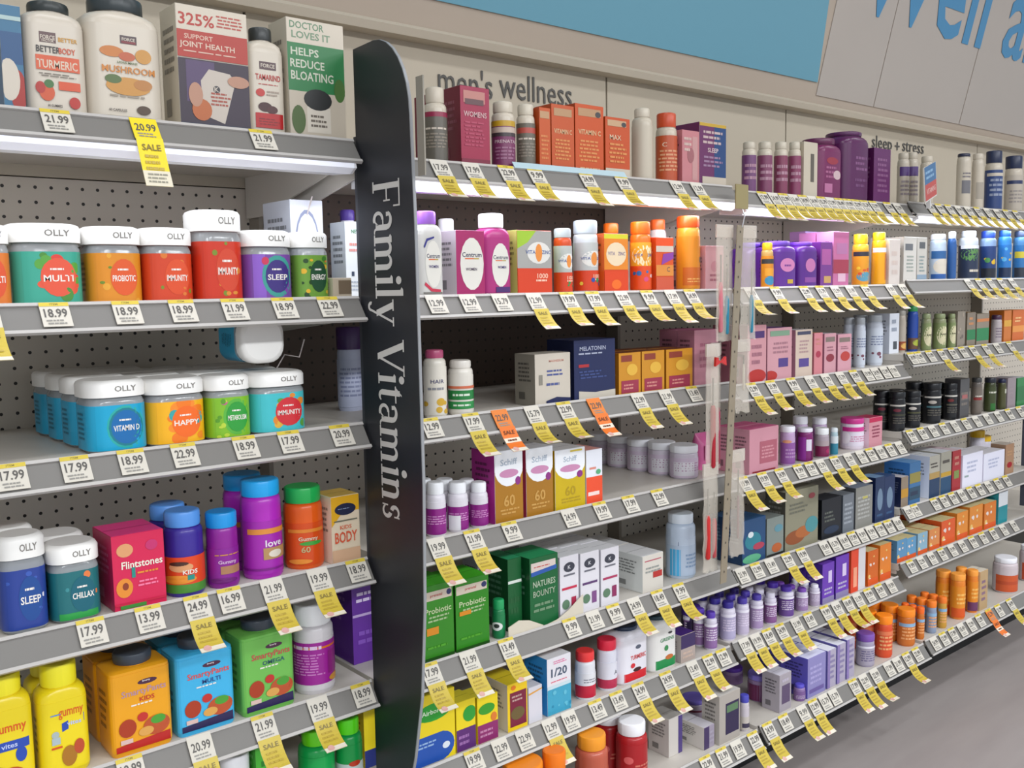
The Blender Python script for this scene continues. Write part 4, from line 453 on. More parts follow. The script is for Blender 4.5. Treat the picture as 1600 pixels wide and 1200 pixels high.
('bot', 'D', 3, 3.1367, 0.0279, 0.766, 0.0317, 0.0317, 0.1203, 1, 0.0347, 'bottle', 'grey brown bottle with red lettering', {'body': '#6a625c', 'cap': '#3a3a3a', 'cw': 0.9, 'ch': 0.12}, 'R 0 0 1 1 #6f655c;R .1 .5 .9 .6 #8a2a2a;L .2 .6 .8 .7 1 #d8d0c4'),
('bot', 'D', 3, 3.2391, 0.03, 0.766, 0.036, 0.036, 0.1126, 1, 0.039, 'bottle', 'dark green bottle with black cap', {'body': '#3a4020', 'cap': '#181c2a', 'cw': 0.9, 'ch': 0.14}, 'R 0 0 1 1 #3c4524;L .2 .7 .8 .85 1 #c8c8b8;R .3 0 .6 .3 #2a6a2a'),
('bot', 'D', 3, 3.3167, 0.0254, 0.766, 0.0258, 0.0258, 0.1029, 1, 0.0288, 'bottle', 'olive bottle with navy cap', {'body': '#48482a', 'cap': '#181c40', 'cw': 0.9, 'ch': 0.12}, 'R 0 0 1 1 #4a4a28;R .5 .7 1 .9 #b8b8a8'),
('box', 'D', 3, 3.3625, 0.037, 0.766, 0.0642, 0.05, 0.1047, 1, 0.053, 'box', 'mauve grey carton', {'front': '#8f8286', 'side': '#80747a', 'top': '#a09aa0'}, 'L .2 .3 .8 .7 3 #9a8a8e'),
('box', 'D', 3, 3.4406, 0.037, 0.766, 0.0724, 0.05, 0.099, 1, 0.053, 'box', 'forest green carton at the right edge', {'front': '#2a7a3e', 'side': '#1f6a34', 'top': '#d0d4dc'}, 'R 0 .2 1 .7 #1f6a34'),
('sq', 'E', 0, 0.2689, 0.0361, 0.532, 0.0644, 0.0483, 0.1628, 1, 0.0513, 'bottle', 'yellow kids gummy bottle at the left edge', {'body': '#e8cf1e', 'cap': '#f2e42a', 'cw': 0.8, 'ch': 0.17}, 'T gummy .55 .74 .12 #d9581c .8;R 0 .48 1 .6 #2a4aa8;T vites .5 .54 .06 #b8c4e8 .6;E .78 .4 .14 .1 #2a4aa8;E .5 .14 .35 .12 #b04a24;E .2 .2 .2 .1 #8a5a28'),
('sq', 'E', 0, 0.3408, 0.0361, 0.532, 0.0642, 0.0482, 0.1596, 2, 0.0512, 'bottle', 'yellow kids gummy bottle with blue ribbon band', {'body': '#ead21c', 'cap': '#f2e62a', 'cw': 0.78, 'ch': 0.2}, 'T gummy .66 .8 .13 #d9611c .66;P .4,.56 1,.64 1,.76 .4,.68 #2a4aa8;T vites .72 .66 .06 #b8c4e8 .45;L .12 .8 .4 .84 1 #5a8ad0;E .22 .54 .1 .05 #a8b4b0;R .12 .4 .34 .5 #a9b8bc;R .1 .34 .38 .37 #d0521c;E .55 .2 .2 .15 #a87020;E .82 .3 .14 .11 #b84a2a'),
('sq', 'E', 0, 0.4457, 0.0448, 0.532, 0.0874, 0.0655, 0.1458, 2, 0.0685, 'bottle', 'orange square kids multivitamin jar with black lid', {'body': '#e8a018', 'cap': '#39404a', 'cw': 0.62, 'ch': 0.11, 'flat': 1}, 'E .62 .86 .18 .035 #4a2440;T Smarty .6 .87 .03 #e8e0e0 .3;T SmartyPants .55 .74 .11 #b8909a .82;T KIDS .6 .64 .06 #c0302a .6;L .3 .56 .8 .6 1 #e8e4dc;E .22 .3 .16 .12 #a83a1c;E .5 .4 .1 .06 #c0302a;E .75 .25 .25 .13 #b8502a;E .78 .32 .14 .06 #4a9a34;E .55 .2 .14 .06 #d8a050;P 0,0 1,0 1,.13 0,.08 #b82420;R .08 .1 .3 .16 #d8b8b0'),
('sq', 'E', 0, 0.5432, 0.0456, 0.532, 0.0895, 0.0671, 0.1444, 2, 0.0701, 'bottle', 'sky blue square toddler vitamin jar', {'body': '#3fb0e0', 'cap': '#39404a', 'cw': 0.62, 'ch': 0.11, 'flat': 1}, 'E .62 .86 .18 .035 #4a2440;T Smarty .6 .87 .03 #e8e0e0 .3;T SmartyPants .55 .74 .11 #d8504a .82;T MULTI .6 .64 .06 #2a4a8a .6;L .3 .56 .8 .6 1 #e8e4dc;E .22 .3 .16 .12 #a83a1c;E .5 .4 .1 .06 #c0302a;E .75 .25 .25 .13 #b8502a;E .78 .32 .14 .06 #4a9a34;E .55 .2 .14 .06 #d8a050;P 0,0 1,0 1,.13 0,.08 #2a2450;R .08 .1 .3 .16 #d8b8b0'),
('sq', 'E', 0, 0.6465, 0.0454, 0.532, 0.0892, 0.0669, 0.1483, 2, 0.0699, 'bottle', 'light green square vitamin jar with black lid', {'body': '#6fb852', 'cap': '#39404a', 'cw': 0.62, 'ch': 0.11, 'flat': 1}, 'E .62 .86 .18 .035 #4a2440;T Smarty .6 .87 .03 #e8e0e0 .3;T SmartyPants .55 .74 .11 #c04a4a .82;T OMEGA .6 .64 .06 #2f5a6a .6;L .3 .56 .8 .6 1 #e8e4dc;E .22 .3 .16 .12 #a83a1c;E .5 .4 .1 .06 #c0302a;E .75 .25 .25 .13 #b8502a;E .78 .32 .14 .06 #4a9a34;E .55 .2 .14 .06 #d8a050;P 0,0 1,0 1,.13 0,.08 #2a2050;R .08 .1 .3 .16 #d8b8b0'),
('bot', 'E', 0, 0.7436, 0.0458, 0.532, 0.0676, 0.0676, 0.1511, 1, 0.0706, 'bottle', 'magenta prenatal bottle with white cap', {'body': '#d2cdd0', 'cap': '#f6f6f8', 'cw': 0.84, 'ch': 0.23, 'hl': 0.92}, 'R 0 .12 1 .95 #9a1f90;R 0 .82 1 .86 #d9701c;L .08 .78 .6 .92 1 #e0c4e0;L .08 .3 .65 .74 8 #c87ac0;R .7 .3 1 .75 #8a1a78;E .85 .2 .14 .07 #c98a30'),
('box', 'E', 1, 0.8865, 0.17, 0.529, 0.081, 0.16, 0.1582, 1, 0.163, 'box', 'large purple box half hidden by the blade sign', {'front': '#5a2090', 'side': '#54188a', 'top': '#6a30a8'}, 'L .1 .7 .9 .85 2 #d8c8e8;R 0 .55 1 .58 #b8a0d0;L .1 .2 .8 .4 2 #7a4ab0'),
('box', 'E', 1, 0.9784, 0.052, 0.529, 0.0694, 0.08, 0.1403, 1, 0.083, 'box', 'bright green box just right of the blade sign', {'front': '#2f8018', 'side': '#1f6010', 'top': '#5ad83a'}, 'R .02 .8 .95 .92 #cdbfae;T prenatal .45 .86 .05 #a83a38 .6;E .86 .87 .08 .04 #2a3060;T Probiotic .5 .66 .08 #b8c89a .85;L .15 .5 .85 .6 2 #a0b888;R .12 .34 .5 .44 #cf8418;L .1 .14 .8 .2 1 #4a9a20;R 0 0 1 .04 #1a4a10'),
('box', 'E', 1, 1.057, 0.052, 0.529, 0.0781, 0.08, 0.1358, 1, 0.083, 'box', 'bright green box with cream banner', {'front': '#2a8014', 'side': '#1f6010', 'top': '#4fd028'}, 'R .02 .8 .95 .92 #cdbfae;T prenatal .45 .86 .05 #a83a38 .6;E .86 .87 .08 .04 #2a3060;T Probiotic .5 .66 .08 #b8c89a .85;L .15 .5 .85 .6 2 #a0b888;R .1 .5 .45 .56 #cf8418;L .1 .14 .8 .2 1 #4a9a20;R 0 0 1 .04 #1a4a10'),
('box', 'E', 1, 1.1717, 0.145, 0.529, 0.0347, 0.05, 0.1325, 1, 0.053, 'box', 'tall white box with magenta dots standing behind', {'front': '#e6e2ee', 'side': '#dcdcea', 'top': '#eeeef6'}, 'E .3 .8 .2 .04 #b03090;R .6 .1 1 .6 #b880b0;E .8 .5 .2 .05 #90207a'),
('bot', 'E', 1, 1.1292, 0.0244, 0.529, 0.0247, 0.0247, 0.0761, 1, 0.0277, 'bottle', 'small green bottle between green boxes', {'body': '#1a7a48', 'cap': '#1f9a5a', 'cw': 0.85, 'ch': 0.25}, 'E .3 .5 .3 .2 #e0e4e0;E .3 .52 .14 .1 #303a34'),
('box', 'E', 1, 1.176, 0.07, 0.529, 0.0344, 0.08, 0.1451, 1, 0.083, 'box', 'dark green carton, left of the two', {'front': '#0f5a2c', 'side': '#0d5028', 'top': '#28a870'}, 'R 0 .66 1 .7 #dce4dc;L .1 .2 .9 .5 2 #1f5a30'),
('box', 'E', 1, 1.237, 0.052, 0.529, 0.0749, 0.08, 0.1422, 1, 0.083, 'box', 'dark green carton with white headline banner', {'front': '#0f5e30', 'side': '#0c5028', 'top': '#22a868'}, 'R .04 .8 .92 .93 #d8c8c0;L .1 .85 .7 .88 1 #c0504a;P .04,.74 .95,.78 .95,.84 .04,.8 #2a58a8;T NATURES .5 .62 .09 #a8b8a0 .8;T BOUNTY .5 .48 .09 #98a890 .8;L .1 .2 .9 .36 2 #6a8a6a'),
('box', 'E', 1, 1.3057, 0.042, 0.529, 0.0517, 0.06, 0.1288, 3, 0.063, 'box', 'white box with black round emblem, left of three', {'front': '#d9d6dc', 'side': '#d0ced6', 'top': '#f6f6fa'}, 'E .5 .82 .3 .08 #3a3c48;T K .5 .82 .06 #d8d8dc .2;R .2 .68 .8 .71 #6a6a74;R .1 .46 .9 .5 #c02a4a;E .3 .22 .2 .08 #5a7a60;R .6 .12 .85 .32 #a82a4a'),
('box', 'E', 1, 1.3641, 0.042, 0.529, 0.0538, 0.06, 0.1255, 3, 0.063, 'box', 'white box with black round emblem, middle of three', {'front': '#d9d6dc', 'side': '#d0ced6', 'top': '#f6f6fa'}, 'E .5 .82 .3 .08 #3a3c48;T K .5 .82 .06 #d8d8dc .2;R .2 .68 .8 .71 #6a6a74;R .1 .46 .9 .5 #5a3a6a;E .3 .22 .2 .08 #5a7a60;R .6 .12 .85 .32 #7a4a80'),
('box', 'E', 1, 1.4238, 0.042, 0.529, 0.054, 0.06, 0.1224, 3, 0.063, 'box', 'white box with black round emblem, right of three', {'front': '#d9d6dc', 'side': '#d0ced6', 'top': '#f6f6fa'}, 'E .5 .82 .3 .08 #3a3c48;T K .5 .82 .06 #d8d8dc .2;R .2 .68 .8 .71 #6a6a74;R .1 .46 .9 .5 #a8305a;E .3 .22 .2 .08 #5a7a60;R .6 .12 .85 .32 #8a2a5a'),
('box', 'E', 1, 1.5587, 0.062, 0.529, 0.0672, 0.1, 0.0824, 2, 0.103, 'box', 'pill carton with pale grey side and red logo', {'front': '#cfc9bf', 'side': '#dfe2de', 'top': '#eeeef0'}, 'R .1 .84 .9 .87 #b05060;R .5 .35 .95 .52 #b0302c;L .1 .5 .9 .7 2 #909490'),
('bot', 'E', 1, 1.6918, 0.0456, 0.529, 0.0672, 0.0672, 0.1496, 1, 0.0702, 'bottle', 'pale blue bottle with white rectangular cap', {'body': '#c4d2e4', 'cap': '#dfe8f2', 'cw': 0.8, 'ch': 0.15, 'hl': 0.85}, 'R 0 0 1 .8 #b8c8dc;R .1 .0 .35 .7 #4fb0e0;P .3,.8 .95,.88 .95,.98 .5,.98 .3,.9 #1f3a90;L .45 .2 .9 .6 4 #8aa4c4'),
('box', 'E', 2, 1.9275, 0.037, 0.519, 0.0935, 0.05, 0.1105, 2, 0.053, 'box', 'navy teal kids carton', {'front': '#1f4670', 'side': '#183a60', 'top': '#2a5a8a'}, 'E .45 .5 .35 .2 #2a7a8a;E .35 .65 .12 .07 #cfd8dc;E .7 .35 .25 .08 #a83a50;E .4 .1 .4 .1 #5aa880'),
('box', 'E', 2, 2.0149, 0.037, 0.519, 0.0709, 0.05, 0.099, 1, 0.053, 'box', 'grey carton with rust artwork', {'front': '#7c8580', 'side': '#5a605c', 'top': '#8a908c'}, 'E .6 .2 .3 .12 #b05a2a;E .7 .7 .25 .1 #5a8a98;R 0 0 1 .06 #202020'),
('box', 'E', 2, 2.1316, 0.042, 0.519, 0.1476, 0.06, 0.1535, 1, 0.063, 'box', 'large khaki carton with teal corner', {'front': '#86836e', 'side': '#55534a', 'top': '#9a9684'}, 'E .3 .2 .3 .12 #8a4a24;E .55 .26 .25 .1 #a86030;E .8 .35 .2 .14 #4a8a90;E .8 .85 .1 .05 #8a3a40;L .1 .6 .7 .8 3 #6a6a5c'),
('box', 'E', 2, 2.2702, 0.037, 0.519, 0.0933, 0.05, 0.1084, 1, 0.053, 'box', 'black carton with grey lettering', {'front': '#171b22', 'side': '#0e1014', 'top': '#2a2e38'}, 'L .1 .4 .7 .7 3 #5a5f58;E .5 .2 .4 .1 #1f3048'),
('box', 'E', 2, 2.3536, 0.037, 0.519, 0.0551, 0.05, 0.106, 1, 0.053, 'box', 'slate grey carton', {'front': '#6c727a', 'side': '#4a505a', 'top': '#8a9098'}, 'L .1 .2 .9 .8 5 #9aa0a8'),
('box', 'E', 2, 2.4342, 0.037, 0.519, 0.0877, 0.05, 0.1155, 1, 0.053, 'box', 'grey carton with yellow fleck', {'front': '#85847e', 'side': '#5a5c60', 'top': '#8a94a8'}, 'L .1 .2 .9 .8 6 #a8a8a4;R .4 .7 .7 .76 #b8b060'),
('box', 'E', 2, 2.5185, 0.037, 0.519, 0.0501, 0.05, 0.13, 1, 0.053, 'box', 'navy carton, left of the pair', {'front': '#1c3055', 'side': '#10204a', 'top': '#8ab0d8'}, 'E .5 .5 .3 .25 #6a8098;L .2 .1 .8 .2 1 #3a5a80'),
('box', 'E', 2, 2.5722, 0.037, 0.519, 0.0557, 0.05, 0.1258, 1, 0.053, 'box', 'navy carton, right of the pair', {'front': '#1c3058', 'side': '#10204a', 'top': '#3a5a90'}, 'E .5 .5 .3 .25 #6a8098;L .2 .1 .8 .2 1 #3a5a80'),
('box', 'E', 3, 2.6577, 0.037, 0.541, 0.0412, 0.05, 0.0891, 1, 0.053, 'box', 'narrow carton with gold artwork', {'front': '#8a7a68', 'side': '#1a2448', 'top': '#e8e0e0'}, 'R 0 .3 1 .6 #b8882a'),
('box', 'E', 3, 2.7173, 0.052, 0.541, 0.0654, 0.08, 0.1252, 1, 0.083, 'box', 'blue carton with gold band', {'front': '#3a6a98', 'side': '#3a78c0', 'top': '#70a8e0'}, 'R 0 .5 1 .75 #8a8040;R 0 .1 1 .4 #2a4a60;R .1 .2 .8 .3 #20304a'),
('box', 'E', 3, 2.8367, 0.062, 0.541, 0.0649, 0.1, 0.1294, 1, 0.103, 'box', 'white sided carton with gold and navy panel', {'front': '#a8a498', 'side': '#dde4f2', 'top': '#f6f8fc'}, 'R 0 .0 1 .5 #203a5a;R 0 .45 1 .6 #a88a50;L .1 .7 .9 .85 2 #504a44'),
('box', 'E', 3, 2.9102, 0.062, 0.541, 0.067, 0.1, 0.1322, 1, 0.103, 'box', 'grey carton with gold stripe', {'front': '#9c988a', 'side': '#a8a498', 'top': '#f4f6fc'}, 'R 0 0 1 .4 #20486a;R 0 .42 1 .52 #b8902a;L .1 .7 .9 .85 1 #504a44'),
('box', 'E', 3, 2.9798, 0.062, 0.541, 0.0561, 0.1, 0.1276, 1, 0.103, 'box', 'narrow red carton', {'front': '#a02a30', 'side': '#8a2a30', 'top': '#f0d8e0'}, 'R .2 .3 .8 .5 #7a8a4a;L .2 .6 .8 .9 2 #c08070'),
('box', 'E', 3, 3.0908, 0.062, 0.541, 0.1402, 0.1, 0.1057, 1, 0.103, 'box', 'white multipack, left of the two', {'front': '#dfdeec', 'side': '#e8d8ec', 'top': '#f6f4fc'}, 'L .2 .4 .8 .8 3 #b0b4cc;R .1 .3 .3 .36 #90a0a0'),
('box', 'E', 3, 3.2464, 0.062, 0.541, 0.1543, 0.1, 0.0907, 1, 0.103, 'box', 'white multipack, right of the two', {'front': '#dcdcea', 'side': '#e0e0ee', 'top': '#f6f4fc'}, 'L .2 .4 .8 .8 3 #b0b4cc'),
('bot', 'E', 3, 3.4641, 0.1669, 0.541, 0.0492, 0.0492, 0.1238, 1, 0.0522, 'bottle', 'yellow capped bottle behind the white multipacks', {'body': '#e0dce8', 'cap': '#f0c020', 'cw': 0.95, 'ch': 0.2}, 'R 0 0 1 1 #ddd8e4'),
('bot', 'E', 3, 3.5148, 0.1675, 0.541, 0.0505, 0.0505, 0.0994, 1, 0.0535, 'bottle', 'second yellow capped bottle behind the multipacks', {'body': '#e0dce8', 'cap': '#f0c020', 'cw': 0.95, 'ch': 0.2}, 'R 0 0 1 1 #ddd8e4'),
('box', 'E', 3, 3.3647, 0.037, 0.541, 0.0657, 0.05, 0.1024, 1, 0.053, 'box', 'tan carton at the end of the fifth shelf', {'front': '#a88468', 'side': '#9a7a60', 'top': '#d8ccc0'}, 'E .5 .3 .3 .1 #a02a30;L .2 .6 .8 .8 2 #c09870'),
('bot', 'F', 0, 0.5926, 0.0365, 0.336, 0.0471, 0.0471, 0.1372, 1, 0.0501, 'bottle', 'white capped jar at the bottom of the left bay', {'body': '#dfe8dc', 'cap': '#f6f6fa', 'cw': 0.9, 'ch': 0.25}, 'R 0 0 1 1 #d8e8d0'),
('box', 'F', 0, 0.6384, 0.037, 0.336, 0.0429, 0.05, 0.1533, 1, 0.053, 'box', 'lime green carton under sale flags', {'front': '#4fc03a', 'side': '#3aa02a', 'top': '#6ade4a'}, 'L .2 .3 .8 .8 4 #2a8a2a'),
('bot', 'F', 0, 0.7395, 0.0424, 0.336, 0.0607, 0.0607, 0.1297, 1, 0.0637, 'bottle', 'emerald bottle with lime cap', {'body': '#16a850', 'cap': '#6ee01c', 'cw': 0.72, 'ch': 0.2}, 'R 0 0 1 .6 #9ac0b0;L .1 .1 .9 .4 3 #3a6a8a'),
('bot', 'F', 0, 0.798, 0.035, 0.336, 0.0459, 0.0459, 0.1322, 1, 0.0489, 'bottle', 'second emerald bottle with lime cap', {'body': '#129a48', 'cap': '#5ce018', 'cw': 0.75, 'ch': 0.2}, 'R 0 0 1 .6 #c8d4d0;E .6 .6 .15 .06 #c03a20;L .1 .1 .9 .4 3 #5a7a70'),
('box', 'F', 1, 0.8684, 0.1, 0.336, 0.0308, 0.05, 0.1138, 1, 0.053, 'box', 'yellow carton next to the blade sign', {'front': '#f0d818', 'side': '#e0c010', 'top': '#f8e83a'}, 'R 0 0 1 .3 #1f2f80'),
('box', 'F', 1, 0.9572, 0.037, 0.336, 0.1058, 0.05, 0.1313, 1, 0.053, 'box', 'yellow packet with green seal and blue panel', {'front': '#e8cf1c', 'side': '#e0c41a', 'top': '#f6e63a'}, 'R 0 0 1 1 #e8cf1c;E .55 .74 .38 .13 #28a030;T Airborne .55 .75 .07 #d8ecd0 .5;R 0 0 .75 .42 #1f50a8;E .7 .21 .28 .21 #1f50a8;L .1 .25 .6 .35 2 #90b0d8;E .8 .2 .08 .05 #d8e0e8'),
('box', 'F', 1, 1.0357, 0.037, 0.336, 0.0449, 0.05, 0.0969, 1, 0.053, 'box', 'yellow packet with purple base', {'front': '#ecd41e', 'side': '#d8c01a', 'top': '#f8ea40'}, 'R 0 0 1 .45 #5a2a70;E .7 .72 .35 .16 #2a9a34;L .1 .1 .8 .35 2 #9a6aa8'),
('box', 'F', 1, 1.0879, 0.037, 0.336, 0.0497, 0.05, 0.0916, 1, 0.053, 'box', 'yellow packet with magenta base', {'front': '#ecd41e', 'side': '#d8c01a', 'top': '#f8ea40'}, 'R 0 0 1 .4 #8a2a68;E .45 .72 .4 .12 #3a9a2a;E .8 .5 .15 .1 #d87a30;L .1 .1 .8 .3 2 #c080a8'),
('box', 'F', 1, 1.1626, 0.052, 0.336, 0.0507, 0.08, 0.0956, 1, 0.083, 'box', 'yellow edged carton with maroon window', {'front': '#ecc81c', 'side': '#e4dcd0', 'top': '#fae030'}, 'R .12 .08 .95 .82 #7a1f3a;L .2 .6 .85 .76 2 #c0a098;E .5 .35 .35 .14 #6a5a34;E .3 .92 .12 .05 #e07a20'),
('box', 'F', 1, 1.2092, 0.037, 0.336, 0.0355, 0.05, 0.0745, 1, 0.053, 'box', 'white carton with orange arc', {'front': '#d4d2da', 'side': '#c8c6d0', 'top': '#e0e0ea'}, 'P 0,.8 1,.88 1,.92 0,.85 #e0a040'),
('box', 'F', 1, 1.2741, 0.047, 0.336, 0.0653, 0.07, 0.1192, 1, 0.073, 'box', 'aqua and white 1/20 carton', {'front': '#e6e4ea', 'side': '#2a90d8', 'top': '#fafaff'}, 'R 0 0 1 .5 #3fa0c0;R .0 .46 1 .52 #c8dce4;L .1 .56 .95 .6 1 #e06a80;T 1/20 .5 .74 .15 #4a5a70 .9;L .25 .88 .85 .95 2 #e070a0;B 5 8 0 .05 1 .4 .06 #60b8d0,#2a88ac'),
('bot', 'F', 1, 1.3685, 0.0336, 0.336, 0.0432, 0.0432, 0.1017, 1, 0.0462, 'bottle', 'small white bottle with red cap', {'body': '#e4e4ea', 'cap': '#ee3a3a', 'cw': 0.85, 'ch': 0.2, 'hl': 0.8}, 'R 0 0 1 .5 #c0203a;R 0 .5 1 1 #e0e0e4;L .3 .6 .8 .8 2 #8a8a94'),
('bot', 'F', 1, 1.4355, 0.0354, 0.336, 0.0428, 0.0428, 0.1102, 1, 0.0458, 'bottle', 'larger white bottle with red cap', {'body': '#dcdce8', 'cap': '#e02844', 'cw': 0.9, 'ch': 0.2, 'hl': 0.8}, 'R 0 0 1 .35 #b83050;R 0 .35 1 1 #dcdce6;T A .7 .6 .16 #4a4a5a .3'),
('sq', 'F', 1, 1.5026, 0.0472, 0.336, 0.0898, 0.0704, 0.1231, 1, 0.0734, 'bottle', 'white jar with red base and navy lid', {'body': '#e4e2ea', 'cap': '#1f3048', 'cw': 0.6, 'ch': 0.07}, 'R 0 0 1 .2 #d0202a;E .55 .24 .18 .05 #3a1a1c;T TURMERIC .6 .55 .11 #d03a3a .7;E .6 .78 .12 .05 #5a6070;E .35 .36 .1 .06 #d0303a'),
('sq', 'F', 1, 1.6021, 0.0437, 0.336, 0.0847, 0.0635, 0.124, 1, 0.0665, 'bottle', 'white jar with green base and navy lid', {'body': '#e2e0dc', 'cap': '#1c3a44', 'cw': 0.6, 'ch': 0.07}, 'R 0 0 1 .22 #1f8a4a;E .65 .24 .2 .06 #c06a30;T GREENS .55 .7 .09 #4a8a60 .7;E .5 .48 .1 .07 #3a8a50;E .7 .84 .1 .03 #404040'),
('box', 'F', 1, 1.6784, 0.037, 0.336, 0.0501, 0.05, 0.065, 1, 0.053, 'box', 'beige carton with purple top', {'front': '#b0a098', 'side': '#a8a09c', 'top': '#4a2a80'}, 'R 0 .5 1 1 #3a2a5a;L .1 .1 .9 .4 2 #c8b0a0'),
('bot', 'F', 1, 1.7869, 0.0931, 0.336, 0.0462, 0.0462, 0.0874, 1, 0.0492, 'bottle', 'tall bottle with round violet cap', {'body': '#3a2a58', 'cap': '#4a2a90', 'cw': 0.95, 'ch': 0.25}, 'R 0 0 1 1 #2f1f48;L .1 .1 .9 .4 3 #6a5488'),
('bot', 'F', 1, 1.7787, 0.0269, 0.336, 0.0299, 0.0299, 0.0909, 3, 0.0329, 'bottle', 'lilac bottle with gold edge', {'body': '#d8d2e2', 'cap': '#5a3ab0', 'cw': 0.7, 'ch': 0.16}, 'R 0 0 1 1 #8f6aa0;L .1 .3 .9 .8 5 #d8cce0;R 0 .88 1 1 #ece8f4'),
('bot', 'F', 2, 1.8492, 0.0302, 0.341, 0.0364, 0.0364, 0.0943, 3, 0.0394, 'bottle', 'white bottle with navy violet cap', {'body': '#d8d2e2', 'cap': '#3a2f90', 'cw': 0.7, 'ch': 0.16}, 'R 0 0 1 1 #b0a8c8;L .1 .3 .9 .8 5 #d8cce0;R 0 .88 1 1 #ece8f4'),
('bot', 'F', 2, 1.9035, 0.0281, 0.341, 0.0322, 0.0322, 0.092, 3, 0.0352, 'bottle', 'white bottle with round violet cap', {'body': '#d8d2e2', 'cap': '#4a3aa0', 'cw': 0.7, 'ch': 0.16}, 'R 0 0 1 1 #c0b4cc;L .1 .3 .9 .8 5 #d8cce0;R 0 .88 1 1 #ece8f4'),
('bot', 'F', 2, 1.9615, 0.0275, 0.341, 0.0311, 0.0311, 0.0874, 3, 0.0341, 'bottle', 'white shouldered bottle with violet cap', {'body': '#d8d2e2', 'cap': '#4a3aa0', 'cw': 0.7, 'ch': 0.16}, 'R 0 0 1 1 #a890b8;L .1 .3 .9 .8 5 #d8cce0;R 0 .88 1 1 #ece8f4'),
('bot', 'F', 2, 2.0187, 0.0269, 0.341, 0.0299, 0.0299, 0.0798, 3, 0.0329, 'bottle', 'white bottle with plum stripe', {'body': '#d8d2e2', 'cap': '#e8e4f4', 'cw': 0.7, 'ch': 0.16}, 'R 0 0 1 1 #8a5a90;L .1 .3 .9 .8 5 #d8cce0;R 0 .88 1 1 #ece8f4'),
('bot', 'F', 2, 2.0934, 0.0312, 0.341, 0.0383, 0.0383, 0.0794, 3, 0.0413, 'bottle', 'bottle wrapped in deep violet', {'body': '#d8d2e2', 'cap': '#5a3ab8', 'cw': 0.7, 'ch': 0.16}, 'R 0 0 1 1 #6a4a90;L .1 .3 .9 .8 5 #d8cce0;R 0 .88 1 1 #ece8f4'),
('bot', 'F', 2, 2.1586, 0.0273, 0.341, 0.0307, 0.0307, 0.0609, 3, 0.0337, 'bottle', 'bottle with magenta stripe and lilac label', {'body': '#d8d2e2', 'cap': '#7a4ab0', 'cw': 0.7, 'ch': 0.16}, 'R 0 0 1 1 #a080b0;L .1 .3 .9 .8 5 #d8cce0;R 0 .88 1 1 #ece8f4'),
('bot', 'F', 2, 2.2172, 0.0267, 0.341, 0.0266, 0.0266, 0.0585, 3, 0.0296, 'bottle', 'pale bottle with white cap', {'body': '#d8d2e2', 'cap': '#f0eef8', 'cw': 0.7, 'ch': 0.16}, 'R 0 0 1 1 #b0a0b8;L .1 .3 .9 .8 5 #d8cce0;R 0 .88 1 1 #ece8f4'),
('box', 'F', 2, 2.2595, 0.037, 0.341, 0.0563, 0.05, 0.1101, 2, 0.053, 'box', 'violet carton under the sale flags', {'front': '#6a3ab0', 'side': '#4a2a90', 'top': '#7a4ac8'}, 'R .5 .5 .8 .8 #d8c8ec;L .1 .2 .9 .4 2 #b8b0d0;R 0 0 1 .15 #8a80a8'),
('box', 'F', 2, 2.3285, 0.037, 0.341, 0.0645, 0.05, 0.1174, 2, 0.053, 'box', 'violet and white carton next to the orange box', {'front': '#6a3ab0', 'side': '#4a2a90', 'top': '#7a4ac8'}, 'R .5 .5 .8 .8 #d8c8ec;L .1 .2 .9 .4 2 #b8b0d0;R 0 0 1 .15 #8a80a8'),
('box', 'F', 2, 2.4098, 0.052, 0.341, 0.0738, 0.08, 0.1417, 1, 0.083, 'box', 'tall orange red carton with white side', {'front': '#e0482a', 'side': '#e2502c', 'top': '#f0b090'}, 'R .5 .0 1 1 #d5d2d6;R .15 .1 .4 .5 #f0a080'),
('box', 'F', 2, 2.4884, 0.047, 0.341, 0.0557, 0.07, 0.101, 2, 0.073, 'box', 'burnt orange carton', {'front': '#d0641e', 'side': '#d0641e', 'top': '#f8e8b0'}, 'B 7 7 .1 .1 .9 .9 .1 #e8c070,#c84a24,#e8d8d0;R 0 0 1 .2 #d8581f'),
('box', 'F', 2, 2.5568, 0.047, 0.341, 0.0612, 0.07, 0.1068, 2, 0.073, 'box', 'orange carton with white band', {'front': '#e0802c', 'side': '#e0802c', 'top': '#f8e8b0'}, 'B 7 7 .1 .1 .9 .9 .1 #e8c070,#c84a24,#e8d8d0;R 0 0 1 .2 #d8581f'),
('box', 'F', 3, 2.6493, 0.047, 0.376, 0.0566, 0.07, 0.0678, 2, 0.073, 'box', 'blue and orange carton', {'front': '#5a90b8', 'side': '#5a90b8', 'top': '#f8e8b0'}, 'B 7 7 .1 .1 .9 .9 .1 #e8c070,#c84a24,#e8d8d0;R 0 0 1 .2 #d8581f'),
('box', 'F', 3, 2.7059, 0.047, 0.376, 0.0549, 0.07, 0.064, 2, 0.073, 'box', 'blue carton with orange base', {'front': '#5f98c0', 'side': '#5f98c0', 'top': '#f8e8b0'}, 'B 7 7 .1 .1 .9 .9 .1 #e8c070,#c84a24,#e8d8d0;R 0 0 1 .2 #d8581f'),
('box', 'F', 3, 2.7734, 0.047, 0.376, 0.0595, 0.07, 0.0668, 2, 0.073, 'box', 'pale blue carton', {'front': '#8ab0c4', 'side': '#8ab0c4', 'top': '#f8e8b0'}, 'B 7 7 .1 .1 .9 .9 .1 #e8c070,#c84a24,#e8d8d0;R 0 0 1 .2 #d8581f'),
